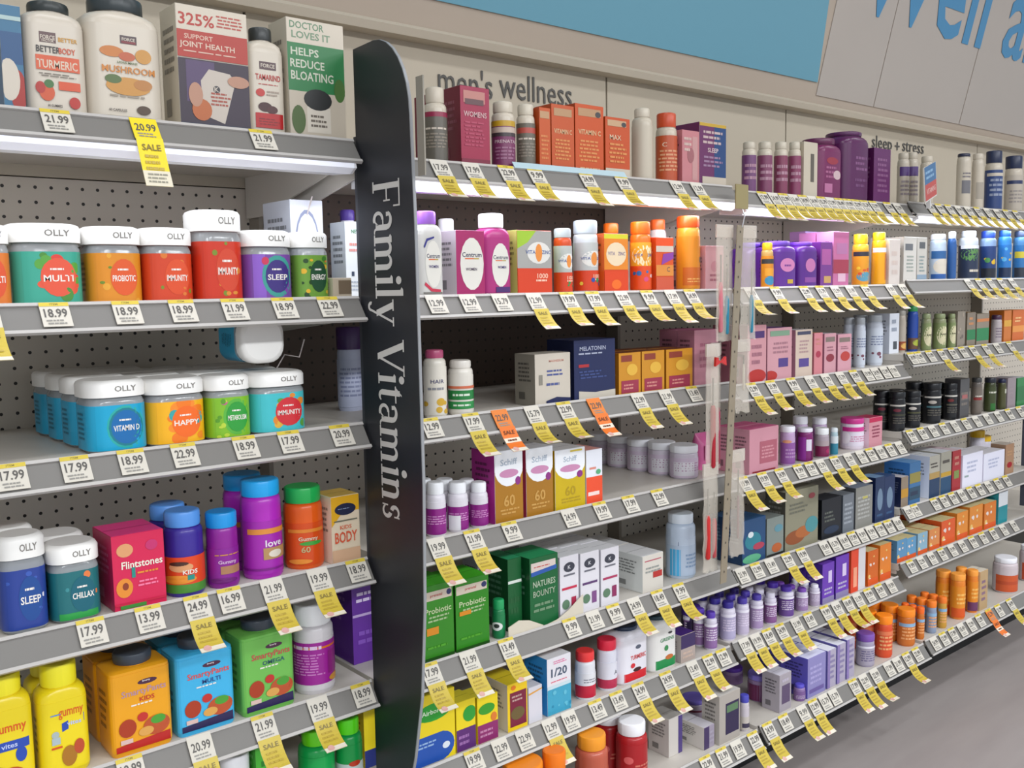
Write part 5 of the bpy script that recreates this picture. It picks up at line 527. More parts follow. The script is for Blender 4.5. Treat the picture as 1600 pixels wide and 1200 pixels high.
('box', 'F', 3, 2.8473, 0.047, 0.376, 0.0656, 0.07, 0.0656, 2, 0.073, 'box', 'peach carton with yellow top', {'front': '#d8884a', 'side': '#d8884a', 'top': '#f8e8b0'}, 'B 7 7 .1 .1 .9 .9 .1 #e8c070,#c84a24,#e8d8d0;R 0 0 1 .2 #d8581f'),
('box', 'F', 3, 2.9361, 0.047, 0.376, 0.0895, 0.07, 0.0787, 2, 0.073, 'box', 'orange red packet with yellow top', {'front': '#dc5a24', 'side': '#dc5a24', 'top': '#f8e8b0'}, 'B 7 7 .1 .1 .9 .9 .1 #e8c070,#c84a24,#e8d8d0;R 0 0 1 .2 #d8581f'),
('box', 'F', 3, 3.0303, 0.047, 0.376, 0.0754, 0.07, 0.0877, 2, 0.073, 'box', 'orange packet with dotted art', {'front': '#e08a30', 'side': '#e08a30', 'top': '#f8e8b0'}, 'B 7 7 .1 .1 .9 .9 .1 #e8c070,#c84a24,#e8d8d0;R 0 0 1 .2 #d8581f'),
('box', 'F', 3, 3.1264, 0.047, 0.376, 0.0923, 0.07, 0.0931, 2, 0.073, 'box', 'amber packet', {'front': '#dd8a34', 'side': '#dd8a34', 'top': '#f8e8b0'}, 'B 7 7 .1 .1 .9 .9 .1 #e8c070,#c84a24,#e8d8d0;R 0 0 1 .2 #d8581f'),
('box', 'F', 3, 3.229, 0.047, 0.376, 0.0866, 0.07, 0.0875, 2, 0.073, 'box', 'tall orange packet near the end', {'front': '#d87a2a', 'side': '#d87a2a', 'top': '#f8e8b0'}, 'B 7 7 .1 .1 .9 .9 .1 #e8c070,#c84a24,#e8d8d0;R 0 0 1 .2 #d8581f'),
('box', 'F', 3, 3.325, 0.042, 0.376, 0.07, 0.06, 0.1099, 1, 0.063, 'box', 'teal and white carton at the end of the sixth shelf', {'front': '#d8dce0', 'side': '#2a98a4', 'top': '#1f90b0'}, 'R 0 0 1 .55 #1f8a94;R 0 .55 1 1 #d8dce0'),
('bot', 'G', 1, 1.1381, -0.0297, 0.156, 0.0766, 0.0766, 0.1399, 1, 0.0796, 'bottle', 'orange lidded jar in the bottom left corner', {'body': '#b85a34', 'cap': '#f08a1c', 'cw': 0.95, 'ch': 0.2}, 'R 0 0 1 1 #c05a28'),
('bot', 'G', 1, 1.319, -0.034, 0.156, 0.0679, 0.0679, 0.14, 1, 0.0709, 'bottle', 'clear jar with orange lid and red gummies', {'body': '#b85a44', 'cap': '#f09a28', 'cw': 0.8, 'ch': 0.2, 'hl': 0.7}, 'R 0 0 1 .7 #c84a24;L .2 .3 .8 .5 2 #e8b090'),
('bot', 'G', 1, 1.4372, -0.0349, 0.156, 0.0662, 0.0662, 0.1307, 2, 0.0692, 'bottle', 'red bottle with white cap', {'body': '#a81a20', 'cap': '#f0f0f4', 'cw': 0.82, 'ch': 0.2, 'lab': '#a81c22'}, 'L .4 .3 .9 .5 2 #d07060;E .3 .6 .1 .1 #d86060'),
('bot', 'G', 1, 1.2053, -0.0454, 0.156, 0.0452, 0.0452, 0.1464, 1, 0.0482, 'bottle', 'second orange lidded jar', {'body': '#b85a34', 'cap': '#ee7a14', 'cw': 0.95, 'ch': 0.25}, 'R 0 0 1 1 #c05a28'),
('box', 'G', 1, 1.5851, 0.0, 0.156, 0.0456, 0.06, 0.0887, 1, 0.063, 'box', 'small white carton with violet edge', {'front': '#c8c2bc', 'side': '#cfc9c3', 'top': '#b8b4ae'}, 'R .7 0 1 1 #4a3a78'),
('box', 'G', 1, 1.6654, -0.01, 0.156, 0.0365, 0.1, 0.0531, 1, 0.103, 'box', 'white carton with violet side in front of purple jars', {'front': '#9a90a0', 'side': '#d4cec8', 'top': '#c8c4cc'}, 'R 0 0 .5 1 #40305a;L .5 .2 1 .8 3 #a8a0b0'),
('bot', 'G', 1, 1.779, 0.076, 0.156, 0.0619, 0.0619, 0.0445, 1, 0.0649, 'bottle', 'jar with lavender lid behind a white carton', {'body': '#a89cac', 'cap': '#7a6ac8', 'cw': 0.98, 'ch': 0.22}, 'R 0 0 1 1 #a89aac;R .1 .6 .9 .8 #6a2a40'),
('box', 'G', 1, 1.7294, -0.043, 0.156, 0.0758, 0.05, 0.1151, 1, 0.053, 'box', 'clear carton with dark violet window', {'front': '#aaa29a', 'side': '#b8b2aa', 'top': '#c0bcb8'}, 'R .3 .15 .95 .8 #2f2548;R .35 .6 .9 .75 #5a7a58'),
('bot', 'G', 1, 1.799, -0.057, 0.156, 0.0219, 0.0219, 0.0868, 1, 0.0249, 'bottle', 'small bottle with blue white cap', {'body': '#c4bcc4', 'cap': '#4a4ab0', 'cw': 0.9, 'ch': 0.2}, 'R 0 0 1 .6 #c0b8b0;R .2 .1 .8 .3 #403a50'),
('bot', 'G', 2, 1.9642, 0.0177, 0.161, 0.0593, 0.0593, 0.0674, 1, 0.0623, 'bottle', 'jar with wide lavender lid', {'body': '#9a80a8', 'cap': '#8a7ad8', 'cw': 0.98, 'ch': 0.2}, 'R 0 0 1 1 #8a5a88;R 0 0 .3 1 #6a1f50;L .4 .3 .9 .8 4 #b8a0c0'),
('bot', 'G', 2, 1.9954, 0.1262, 0.161, 0.0525, 0.0525, 0.0429, 1, 0.0555, 'bottle', 'jar with violet lid at the back', {'body': '#9a80a8', 'cap': '#5a30a0', 'cw': 0.95, 'ch': 0.22}, 'R 0 0 1 1 #8a6a98'),
('box', 'G', 2, 1.9477, -0.043, 0.161, 0.0483, 0.05, 0.0948, 1, 0.053, 'box', 'grey lilac carton', {'front': '#a49ca4', 'side': '#b0a8b0', 'top': '#d0ccd8'}, 'R .2 .2 .9 .7 #5a4a68;L .2 .75 .9 .9 1 #b8b0c0'),
('bot', 'G', 2, 2.0289, -0.0542, 0.161, 0.0274, 0.0274, 0.0412, 1, 0.0304, 'bottle', 'small violet bottle', {'body': '#8a70a0', 'cap': '#5a50c0', 'cw': 0.8, 'ch': 0.2}, 'R 0 0 1 1 #7a5a90;L .1 .2 .9 .6 3 #c0b0c8'),
('box', 'G', 2, 2.0837, -0.028, 0.161, 0.0807, 0.08, 0.1039, 2, 0.083, 'box', 'periwinkle carton with foil shine', {'front': '#8a84b8', 'side': '#5f58b8', 'top': '#e0e0fa'}, 'L .1 .3 .9 .8 4 #a8a0d0;R .1 .1 .9 .2 #6a5a98'),
('box', 'G', 2, 2.152, -0.028, 0.161, 0.039, 0.08, 0.101, 2, 0.083, 'box', 'silver lilac carton, left of three', {'front': '#aca4b8', 'side': '#6f68b0', 'top': '#eeeefa'}, 'L .1 .2 .9 .9 5 #8a80a8;R 0 0 .3 1 #8a78b0'),
('box', 'G', 2, 2.1971, -0.028, 0.161, 0.0399, 0.08, 0.1047, 2, 0.083, 'box', 'silver lilac carton, middle of three', {'front': '#aca4b8', 'side': '#6f68b0', 'top': '#eeeefa'}, 'L .1 .2 .9 .9 5 #8a80a8;R 0 0 .3 1 #8a78b0'),
('box', 'G', 2, 2.2417, -0.028, 0.161, 0.0377, 0.08, 0.1071, 2, 0.083, 'box', 'silver lilac carton, right of three', {'front': '#aca4b8', 'side': '#6f68b0', 'top': '#eeeefa'}, 'L .1 .2 .9 .9 5 #8a80a8;R 0 0 .3 1 #8a78b0'),
('bot', 'G', 2, 2.3552, -0.0443, 0.161, 0.0475, 0.0475, 0.0898, 1, 0.0505, 'bottle', 'jar with broad violet lid beside red bottles', {'body': '#a098b0', 'cap': '#7a50a8', 'cw': 0.98, 'ch': 0.22}, 'R 0 0 1 1 #a8a0b0;L .1 .2 .9 .8 5 #70688a;R 0 .9 1 1 #e0dce8'),
('bot', 'G', 2, 2.48, 0.1286, 0.161, 0.0572, 0.0572, 0.0662, 1, 0.0602, 'bottle', 'jar with dark violet lid under the flags', {'body': '#c0b4d0', 'cap': '#4a2080', 'cw': 0.98, 'ch': 0.22}, 'R 0 0 1 1 #c0b8d0'),
('bot', 'G', 2, 2.4497, -0.0456, 0.161, 0.0449, 0.0449, 0.1182, 3, 0.0479, 'bottle', 'red amber bottle with bright orange cap', {'body': '#d8502c', 'cap': '#ff8a14', 'cw': 0.95, 'ch': 0.2}, 'R 0 0 1 1 #d8502c;L .1 .2 .9 .8 4 #e8a870;R 0 .8 1 .95 #e07a50'),
('bot', 'G', 2, 2.5762, -0.0442, 0.161, 0.0476, 0.0476, 0.1063, 3, 0.0506, 'bottle', 'orange capped bottle with blue and amber label', {'body': '#c8702c', 'cap': '#f58a20', 'cw': 0.95, 'ch': 0.2}, 'R 0 0 1 1 #c8702c;L .1 .2 .9 .8 4 #e8a870;R 0 .8 1 .95 #8ab0d0'),
('bot', 'G', 3, 2.6331, -0.0578, 0.166, 0.0205, 0.0205, 0.0956, 3, 0.0235, 'bottle', 'slim amber bottle', {'body': '#c87028', 'cap': '#ee6a20', 'cw': 0.95, 'ch': 0.2}, 'R 0 0 1 1 #c87028;L .1 .2 .9 .8 4 #e8a870;R 0 .8 1 .95 #8ab0d0'),
('bot', 'G', 3, 2.7051, -0.0542, 0.166, 0.0276, 0.0276, 0.0975, 3, 0.0306, 'bottle', 'orange capped bottle with blue label', {'body': '#8a98b0', 'cap': '#f08028', 'cw': 0.95, 'ch': 0.2}, 'R 0 0 1 1 #8a98b0;L .1 .2 .9 .8 4 #e8a870;R 0 .8 1 .95 #8ab0d0'),
('bot', 'G', 3, 2.7687, -0.0558, 0.166, 0.0244, 0.0244, 0.0953, 3, 0.0274, 'bottle', 'amber bottle with peach cap', {'body': '#c8963c', 'cap': '#ee7a28', 'cw': 0.95, 'ch': 0.2}, 'R 0 0 1 1 #c8963c;L .1 .2 .9 .8 4 #e8a870;R 0 .8 1 .95 #8ab0d0'),
('bot', 'G', 3, 2.885, -0.0466, 0.166, 0.0427, 0.0427, 0.1401, 2, 0.0457, 'bottle', 'big orange bottle', {'body': '#e08028', 'cap': '#f5a040', 'cw': 0.98, 'ch': 0.14}, 'R 0 0 1 1 #e08a24;R 0 0 1 .3 #d8581f;L .2 .4 .9 .8 3 #f0b860'),
('bot', 'G', 3, 2.9717, -0.0518, 0.166, 0.032, 0.032, 0.1354, 2, 0.035, 'bottle', 'orange bottle with purple base', {'body': '#e08028', 'cap': '#f5a040', 'cw': 0.98, 'ch': 0.14}, 'R 0 0 1 1 #e08a24;R 0 0 1 .3 #6a3a60;L .2 .4 .9 .8 3 #f0b860'),
('box', 'G', 3, 3.0154, -0.043, 0.166, 0.0538, 0.05, 0.1258, 1, 0.053, 'box', 'tan carton behind the orange bottles', {'front': '#b89a70', 'side': '#c0a880', 'top': '#d8d0c0'}, 'L .2 .2 .8 .8 4 #8a6a80'),
('bot', 'G', 3, 3.2585, -0.0301, 0.166, 0.0758, 0.0758, 0.1159, 1, 0.0788, 'jar', 'clear jar of red gummies with white lid', {'body': '#c8bcc0', 'cap': '#eeeef4', 'cw': 0.85, 'ch': 0.14}, 'R 0 0 1 .7 #c8562c;R 0 .3 1 .45 #b84a28'),
('bot', 'G', 3, 3.4376, -0.036, 0.166, 0.064, 0.064, 0.1226, 1, 0.067, 'jar', 'second clear jar of red gummies at right edge', {'body': '#c8bcc0', 'cap': '#eeeef4', 'cw': 0.85, 'ch': 0.14}, 'R 0 0 1 .7 #c05030')]
TAGS = [('A', 0, 0.3728, 1.443, 'n'),
 ('A', 0, 0.4875, 1.443, 'b'),
 ('A', 0, 0.663, 1.443, 'n'),
 ('A', 1, 0.9914, 1.422, 's'),
 ('A', 1, 1.0611, 1.422, 's'),
 ('A', 1, 1.1422, 1.422, 's'),
 ('A', 1, 1.2123, 1.422, 's'),
 ('A', 1, 1.3462, 1.422, 's'),
 ('A', 1, 1.4459, 1.422, 's'),
 ('A', 1, 1.614, 1.422, 's'),
 ('A', 1, 1.6822, 1.422, 's'),
 ('A', 2, 1.9229, 1.414, 's'),
 ('A', 2, 1.966, 1.414, 's'),
 ('A', 2, 2.0076, 1.414, 's'),
 ('A', 2, 2.0481, 1.414, 's'),
 ('A', 2, 2.0886, 1.414, 's'),
 ('A', 2, 2.1291, 1.414, 's'),
 ('A', 2, 2.1696, 1.414, 's'),
 ('A', 2, 2.2101, 1.414, 's'),
 ('A', 2, 2.2506, 1.414, 's'),
 ('A', 2, 2.2911, 1.414, 's'),
 ('A', 2, 2.3316, 1.414, 's'),
 ('A', 2, 2.3723, 1.414, 's'),
 ('A', 2, 2.4174, 1.414, 's'),
 ('A', 2, 2.4904, 1.414, 's'),
 ('A', 2, 2.5417, 1.414, 's'),
 ('A', 3, 2.722, 1.422, 's'),
 ('A', 3, 2.7794, 1.422, 's'),
 ('A', 3, 2.8382, 1.422, 's'),
 ('A', 3, 2.8987, 1.422, 's'),
 ('A', 3, 2.9608, 1.422, 's'),
 ('A', 3, 3.0246, 1.422, 's'),
 ('A', 3, 3.0903, 1.422, 's'),
 ('A', 3, 3.1579, 1.422, 's'),
 ('A', 3, 3.2274, 1.422, 's'),
 ('A', 3, 3.299, 1.422, 's'),
 ('B', 0, 0.2709, 1.19, 's'),
 ('B', 0, 0.356, 1.19, 'n'),
 ('B', 0, 0.4491, 1.19, 'n'),
 ('B', 0, 0.5276, 1.19, 'n'),
 ('B', 0, 0.6061, 1.19, 'n'),
 ('B', 0, 0.6874, 1.19, 'n'),
 ('B', 0, 0.7655, 1.19, 'n'),
 ('B', 1, 0.9747, 1.189, 'n'),
 ('B', 1, 1.0476, 1.189, 'n'),
 ('B', 1, 1.1215, 1.189, 'n'),
 ('B', 1, 1.2045, 1.189, 's'),
 ('B', 1, 1.2909, 1.189, 's'),
 ('B', 1, 1.361, 1.189, 's'),
 ('B', 1, 1.444, 1.189, 's'),
 ('B', 1, 1.5217, 1.189, 's'),
 ('B', 1, 1.5972, 1.189, 's'),
 ('B', 1, 1.6611, 1.189, 's'),
 ('B', 2, 1.8761, 1.191, 's'),
 ('B', 2, 1.9775, 1.191, 's'),
 ('B', 2, 2.0988, 1.191, 's'),
 ('B', 2, 2.1698, 1.191, 's'),
 ('B', 2, 2.2375, 1.191, 's'),
 ('B', 2, 2.3076, 1.191, 's'),
 ('B', 2, 2.3836, 1.191, 's'),
 ('B', 2, 2.51, 1.191, 's'),
 ('B', 2, 2.581, 1.191, 's'),
 ('B', 3, 2.975, 1.203, 's'),
 ('B', 3, 3.0482, 1.203, 's'),
 ('B', 3, 3.1239, 1.203, 's'),
 ('B', 3, 3.202, 1.203, 's'),
 ('B', 3, 3.2827, 1.203, 's'),
 ('C', 0, 0.2903, 0.981, 'n'),
 ('C', 0, 0.3694, 0.981, 'n'),
 ('C', 0, 0.4444, 0.981, 'n'),
 ('C', 0, 0.5195, 0.981, 'n'),
 ('C', 0, 0.6134, 0.981, 'n'),
 ('C', 0, 0.6879, 0.981, 'n'),
 ('C', 0, 0.7793, 0.981, 'n'),
 ('C', 1, 0.9585, 0.974, 'n'),
 ('C', 1, 1.049, 0.974, 's'),
 ('C', 1, 1.1164, 0.974, 'o'),
 ('C', 1, 1.1953, 0.974, 's'),
 ('C', 1, 1.2789, 0.974, 's'),
 ('C', 1, 1.362, 0.974, 'o'),
 ('C', 1, 1.4908, 0.974, 's'),
 ('C', 1, 1.5781, 0.974, 's'),
 ('C', 1, 1.6681, 0.974, 'n'),
 ('C', 2, 1.8864, 0.965, 's'),
 ('C', 2, 1.963, 0.965, 's'),
 ('C', 2, 2.0485, 0.965, 's'),
 ('C', 2, 2.1266, 0.965, 's'),
 ('C', 2, 2.1992, 0.965, 's'),
 ('C', 2, 2.2685, 0.965, 's'),
 ('C', 2, 2.334, 0.965, 's'),
 ('C', 2, 2.3984, 0.965, 'n'),
 ('C', 2, 2.4413, 0.965, 'n'),
 ('C', 2, 2.4886, 0.965, 'n'),
 ('C', 2, 2.5336, 0.965, 'n'),
 ('C', 3, 2.639, 0.995, 'n'),
 ('C', 3, 2.6795, 0.995, 'n'),
 ('C', 3, 2.7447, 0.995, 'n'),
 ('C', 3, 2.8151, 0.995, 's'),
 ('C', 3, 2.8837, 0.995, 'n'),
 ('C', 3, 2.9502, 0.995, 'n'),
 ('C', 3, 3.0186, 0.995, 's'),
 ('C', 3, 3.1071, 0.995, 's'),
 ('C', 3, 3.1896, 0.995, 'n'),
 ('C', 3, 3.2847, 0.995, 's'),
 ('D', 0, 0.3768, 0.751, 'n'),
 ('D', 0, 0.456, 0.751, 'n'),
 ('D', 0, 0.5269, 0.751, 's'),
 ('D', 0, 0.5787, 0.751, 'n'),
 ('D', 0, 0.6482, 0.751, 's'),
 ('D', 0, 0.7289, 0.751, 's'),
 ('D', 0, 0.8005, 0.751, 'n'),
 ('D', 1, 0.9656, 0.758, 's'),
 ('D', 1, 1.0461, 0.758, 's'),
 ('D', 1, 1.1347, 0.758, 'n'),
 ('D', 1, 1.2876, 0.758, 'n'),
 ('D', 1, 1.3759, 0.758, 'n'),
 ('D', 1, 1.4618, 0.758, 'n'),
 ('D', 1, 1.5525, 0.758, 'n'),
 ('D', 2, 1.8566, 0.743, 's'),
 ('D', 2, 1.9327, 0.743, 's'),
 ('D', 2, 2.0039, 0.743, 's'),
 ('D', 2, 2.0808, 0.743, 'n'),
 ('D', 2, 2.1319, 0.743, 'n'),
 ('D', 2, 2.1815, 0.743, 's'),
 ('D', 2, 2.2476, 0.743, 's'),
 ('D', 2, 2.3128, 0.743, 's'),
 ('D', 2, 2.3737, 0.743, 'n'),
 ('D', 2, 2.4231, 0.743, 'n'),
 ('D', 2, 2.4737, 0.743, 'n'),
 ('D', 2, 2.5256, 0.743, 'n'),
 ('D', 2, 2.581, 0.743, 'n'),
 ('D', 3, 2.643, 0.77, 'n'),
 ('D', 3, 2.7067, 0.77, 'n'),
 ('D', 3, 2.7723, 0.77, 'n'),
 ('D', 3, 2.8399, 0.77, 'n'),
 ('D', 3, 2.9096, 0.77, 'n'),
 ('D', 3, 2.9814, 0.77, 'n'),
 ('D', 3, 3.0555, 0.77, 'n'),
 ('D', 3, 3.132, 0.77, 'n'),
 ('D', 3, 3.211, 0.77, 'n'),
 ('D', 3, 3.2926, 0.77, 'n'),
 ('D', 3, 3.377, 0.77, 'n'),
 ('E', 0, 0.4179, 0.536, 'n'),
 ('E', 0, 0.5208, 0.536, 's'),
 ('E', 0, 0.6232, 0.536, 's'),
 ('E', 0, 0.7199, 0.536, 's'),
 ('E', 0, 0.802, 0.536, 'n'),
 ('E', 1, 0.9433, 0.533, 's'),
 ('E', 1, 1.0296, 0.533, 's'),
 ('E', 1, 1.1217, 0.533, 's'),
 ('E', 1, 1.2876, 0.533, 'n'),
 ('E', 1, 1.3529, 0.533, 'n'),
 ('E', 1, 1.4133, 0.533, 'n'),
 ('E', 1, 1.476, 0.533, 's'),
 ('E', 1, 1.5518, 0.533, 's'),
 ('E', 1, 1.6225, 0.533, 's'),
 ('E', 2, 1.849, 0.523, 'n'),
 ('E', 2, 1.9073, 0.523, 'n'),
 ('E', 2, 1.9649, 0.523, 'n'),
 ('E', 2, 2.0352, 0.523, 's'),
 ('E', 2, 2.0998, 0.523, 's'),
 ('E', 2, 2.2023, 0.523, 'n'),
 ('E', 2, 2.2479, 0.523, 'n'),
 ('E', 2, 2.2946, 0.523, 'n'),
 ('E', 2, 2.3392, 0.523, 'n'),
 ('E', 2, 2.3848, 0.523, 'n'),
 ('E', 2, 2.4314, 0.523, 'n'),
 ('E', 2, 2.479, 0.523, 'n'),
 ('E', 2, 2.5278, 0.523, 'n'),
 ('E', 2, 2.5777, 0.523, 'n'),
 ('E', 3, 2.639, 0.545, 'n'),
 ('E', 3, 2.6795, 0.545, 'n'),
 ('E', 3, 2.7964, 0.545, 'n'),
 ('E', 3, 2.8528, 0.545, 'n'),
 ('E', 3, 2.9106, 0.545, 'n'),
 ('E', 3, 2.9699, 0.545, 'n'),
 ('E', 3, 3.0307, 0.545, 'n'),
 ('E', 3, 3.0931, 0.545, 'n'),
 ('E', 3, 3.1572, 0.545, 'n'),
 ('E', 3, 3.223, 0.545, 'n'),
 ('E', 3, 3.2906, 0.545, 'n'),
 ('F', 1, 1.0349, 0.34, 'n'),
 ('F', 1, 1.0997, 0.34, 'n'),
 ('F', 1, 1.1594, 0.34, 'n'),
 ('F', 1, 1.2285, 0.34, 's'),
 ('F', 1, 1.2811, 0.34, 'n'),
 ('F', 1, 1.358, 0.34, 'n'),
 ('F', 1, 1.4211, 0.34, 'n'),
 ('F', 1, 1.4889, 0.34, 's'),
 ('F', 1, 1.5789, 0.34, 's'),
 ('F', 1, 1.6695, 0.34, 's'),
 ('F', 1, 1.7272, 0.34, 's'),
 ('F', 1, 1.7771, 0.34, 'n'),
 ('F', 2, 1.8636, 0.345, 's'),
 ('F', 2, 1.9097, 0.345, 's'),
 ('F', 2, 1.957, 0.345, 's'),
 ('F', 2, 2.0111, 0.345, 's'),
 ('F', 2, 2.078, 0.345, 's'),
 ('F', 2, 2.1356, 0.345, 'n'),
 ('F', 2, 2.2131, 0.345, 's'),
 ('F', 2, 2.2655, 0.345, 's'),
 ('F', 2, 2.3193, 0.345, 's'),
 ('F', 2, 2.3712, 0.345, 's'),
 ('F', 2, 2.4279, 0.345, 'n'),
 ('F', 2, 2.4861, 0.345, 'n'),
 ('F', 2, 2.546, 0.345, 'n'),
 ('F', 3, 2.6617, 0.38, 'n'),
 ('F', 3, 2.7227, 0.38, 'n'),
 ('F', 3, 2.7854, 0.38, 'n'),
 ('F', 3, 2.8499, 0.38, 'n'),
 ('F', 3, 2.9162, 0.38, 'n'),
 ('F', 3, 2.9845, 0.38, 'n'),
 ('F', 3, 3.0548, 0.38, 'n'),
 ('F', 3, 3.1272, 0.38, 'n'),
 ('F', 3, 3.2019, 0.38, 'n'),
 ('F', 3, 3.2788, 0.38, 'n'),
 ('F', 3, 3.3582, 0.38, 'n'),
 ('G', 1, 1.6182, 0.16, 'n'),
 ('G', 1, 1.6747, 0.16, 'n'),
 ('G', 1, 1.7284, 0.16, 'n'),
 ('G', 1, 1.791, 0.16, 's'),
 ('G', 2, 1.849, 0.165, 's'),
 ('G', 2, 1.9131, 0.165, 'n'),
 ('G', 2, 1.9884, 0.165, 's'),
 ('G', 2, 2.0384, 0.165, 's'),
 ('G', 2, 2.084, 0.165, 'n'),
 ('G', 2, 2.1278, 0.165, 'n'),
 ('G', 2, 2.2217, 0.165, 's'),
 ('G', 2, 2.2719, 0.165, 's'),
 ('G', 2, 2.3267, 0.165, 's'),
 ('G', 2, 2.3965, 0.165, 'n'),
 ('G', 2, 2.4444, 0.165, 'n'),
 ('G', 2, 2.497, 0.165, 's'),
 ('G', 2, 2.551, 0.165, 'n'),
 ('G', 3, 2.6552, 0.17, 'n'),
 ('G', 3, 2.7094, 0.17, 'n'),
 ('G', 3, 2.7649, 0.17, 'n'),
 ('G', 3, 2.8219, 0.17, 'n'),
 ('G', 3, 2.8803, 0.17, 'n'),
 ('G', 3, 2.9403, 0.17, 'n'),
 ('G', 3, 3.0107, 0.17, 'o'),
 ('G', 3, 3.0742, 0.17, 'n'),
 ('G', 3, 3.1583, 0.17, 's')]

# ------------------------------------------------------------------ setting
flo = noise_mat('floor_vinyl', '#a39b98', '#8d8583', 3.0, .5, (1, 5, 1))
def struct(name, mb): return tag(mb.build(name), kind='structure')
mb = MB(); mb.box(-3, 7, -6, .6, -.05, 0, flo); struct('floor', mb)
mb = MB(); mb.box(-3, 7, -6, .6, 3.0, 3.05, mat('#d8d6d0', .9)); struct('ceiling', mb)
mb = MB(); mb.box(-3, 7, .47, .6, 0, 3.0, mat('#c8c0b4', .8)); struct('wall_back', mb)
mb = MB(); mb.box(-.25, 5.2, .02, .40, 0.001, .112, mat('#08080a', .6)); struct('baseboard_back', mb)
peg = peg_mat(); peg_lit = peg_mat('#ece4d8', '#e2dacd')  # lower panels get a lighter colour in place of light reaching the back
panels = [(-.25, .832), (.838, 1.818), (1.824, 2.608), (2.614, 3.905)]
# pegboard backs and the plain upper backs above the top shelf
for i, (a, b) in enumerate(panels):
    mb = MB(); mb.box(a, b, .403, .415, .115, FH-.246, peg_lit)
    tag(mb.build('pegboard_panel'), 'pegboard back panel with rows of small holes, colour lightened to look better lit, lower part of %s' % BAY[i], 'pegboard', 'pegboard panels')
    if i == 1: continue
    mb = MB(); mb.box(a, b, .403, .415, FH-.245, 1.40, peg)
    tag(mb.build('pegboard_panel'), 'beige pegboard back panel with rows of small holes, upper part of %s' % BAY[i], 'pegboard', 'pegboard panels')
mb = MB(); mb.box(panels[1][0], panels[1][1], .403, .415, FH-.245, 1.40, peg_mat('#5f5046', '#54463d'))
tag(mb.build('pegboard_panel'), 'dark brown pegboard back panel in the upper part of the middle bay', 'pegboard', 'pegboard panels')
mb = MB(); mb.box(3.91, 5.2, .403, .415, .115, 1.40, peg)
tag(mb.build('pegboard_panel'), 'beige pegboard back panel beyond the far right bay', 'pegboard', 'pegboard panels')
for i, (a, b) in enumerate(panels+[(3.91, 5.2)]):
    mb = MB(); mb.box(a, b, .400, .415, 1.402, 1.735, noise_mat('upper_panel', '#b8ad9b', '#b0a593', 4, .7))
    o = tag(mb.build('upper_panel'), 'plain cream panel above the top shelf, %s' % (BAY+('beyond the far right bay',))[i], 'panel', 'upper back panels')
def wall_text(txt, x, z, h, wd, col, y=.3985, sx=1):
    gv, gf, gw, gh = glyphs(txt, 0.0)
    return [(x+(vx)/gw*wd, y, z+vy/gh*h) for vx, vy in gv], gf
for ws, x, z, h, wd, nm in (((("men's", -.108, .40), ('wellness', .082, .58)), 1.492, 1.672, .062, .41, "grey lettering men's wellness on the cream panel"), ((('sleep', -.30, .38), ('+', 0, .09), ('stress', .29, .40)), 3.30, 1.682, .055, .37, 'grey lettering sleep + stress on the cream panel')):
    r_ = empty('wall_lettering', (x, .3985, z)); tag(r_, nm, 'lettering')
    full = glyphs(' '.join(t[0] for t in ws), 0.0)
    k = wd/full[2]; xx = -wd/2
    for t, _, _ in ws:
        gv, gf, gw, gh = glyphs(t, 0.0); zk = h/full[3]
        yc = {"men's": .25, 'wellness': .33, 'sleep': .18, '+': .22, 'stress': .27}.get(t, .3)
        mb = MB()
        for e in (0, -.0012): mb.add([(xx+gw*k/2+a*k, e, (b_+yc-.3)*zk) for a, b_ in gv], gf, mat('#4d4a46', .6))
        mb.build('word', r_); xx += gw*k+.30*k
# moulding and leaning header
mb = MB()
mb.prism([(.36, 1.735), (.402, 1.735), (.402, 1.762), (.372, 1.762), (.352, 1.75)], 'x', -.6, 5.4, mat('#b8ad9c', .6))
tag(mb.build('trim_1'), kind='structure')
LA = math.radians(14); Y0, Z0 = .39, 1.762
def lp(x, t, e=0): return (x, Y0-t*math.sin(LA)-e*math.cos(LA), Z0+t*math.cos(LA)-e*math.sin(LA))
def lean_slab(mb, x0, x1, t0, t1, th, m, e=0):
    v = [lp(x, t, ee) for x in (x0, x1) for ee in (e, e+th) for t in (t0, t1)]
    mb.add(v, [(0,1,3,2), (4,6,7,5), (0,4,5,1), (2,3,7,6), (0,2,6,4), (1,5,7,3)], m)
hd = empty('shelf_header', (0, 0, 0)); tag(hd, 'leaning header above the shelves with blue banner, greige panels and blue lettering', 'header')
hm = noise_mat('header_board', '#ad9f91', '#a39586', 2, .75)
mb = MB(); lean_slab(mb, -.6, 5.4, 0, 1.05, .02, hm, -.02); mb.build('backing_board', hd)
mb = MB(); bl = mat('#5f93a6', .6)
v = [lp(-.6, .062, .0), lp(2.735, .068, .0), lp(2.60, 1.04, .0), lp(-.6, 1.04, .0)]; v += [lp(-.6, .062, .004), lp(2.735, .068, .004), lp(2.60, 1.04, .004), lp(-.6, 1.04, .004)]
mb.add(v, [(0,1,2,3), (7,6,5,4), (0,4,5,1), (1,5,6,2), (2,6,7,3), (3,7,4,0)], bl)
tag(mb.build('blue_banner', hd), 'light blue banner')
wm = noise_mat('header_white', '#aca39b', '#a39a92', 2.5, .5)
for i, (a, b, nm) in enumerate(((2.745, 3.085, 'narrow plain greige header panel next to the blue banner'), (3.09, 3.702, 'greige header panel carrying the blue word ending'), (3.708, 5.3, 'rightmost greige header panel with the blue letter a'))):
    mb = MB(); lean_slab(mb, a, b, .03, 1.04, .003, wm); mb.build('panel', hd)
g1 = glyphs('Well a', .01); sx = 1.20/g1[2]; sz = .325/g1[3]; xx = 2.85
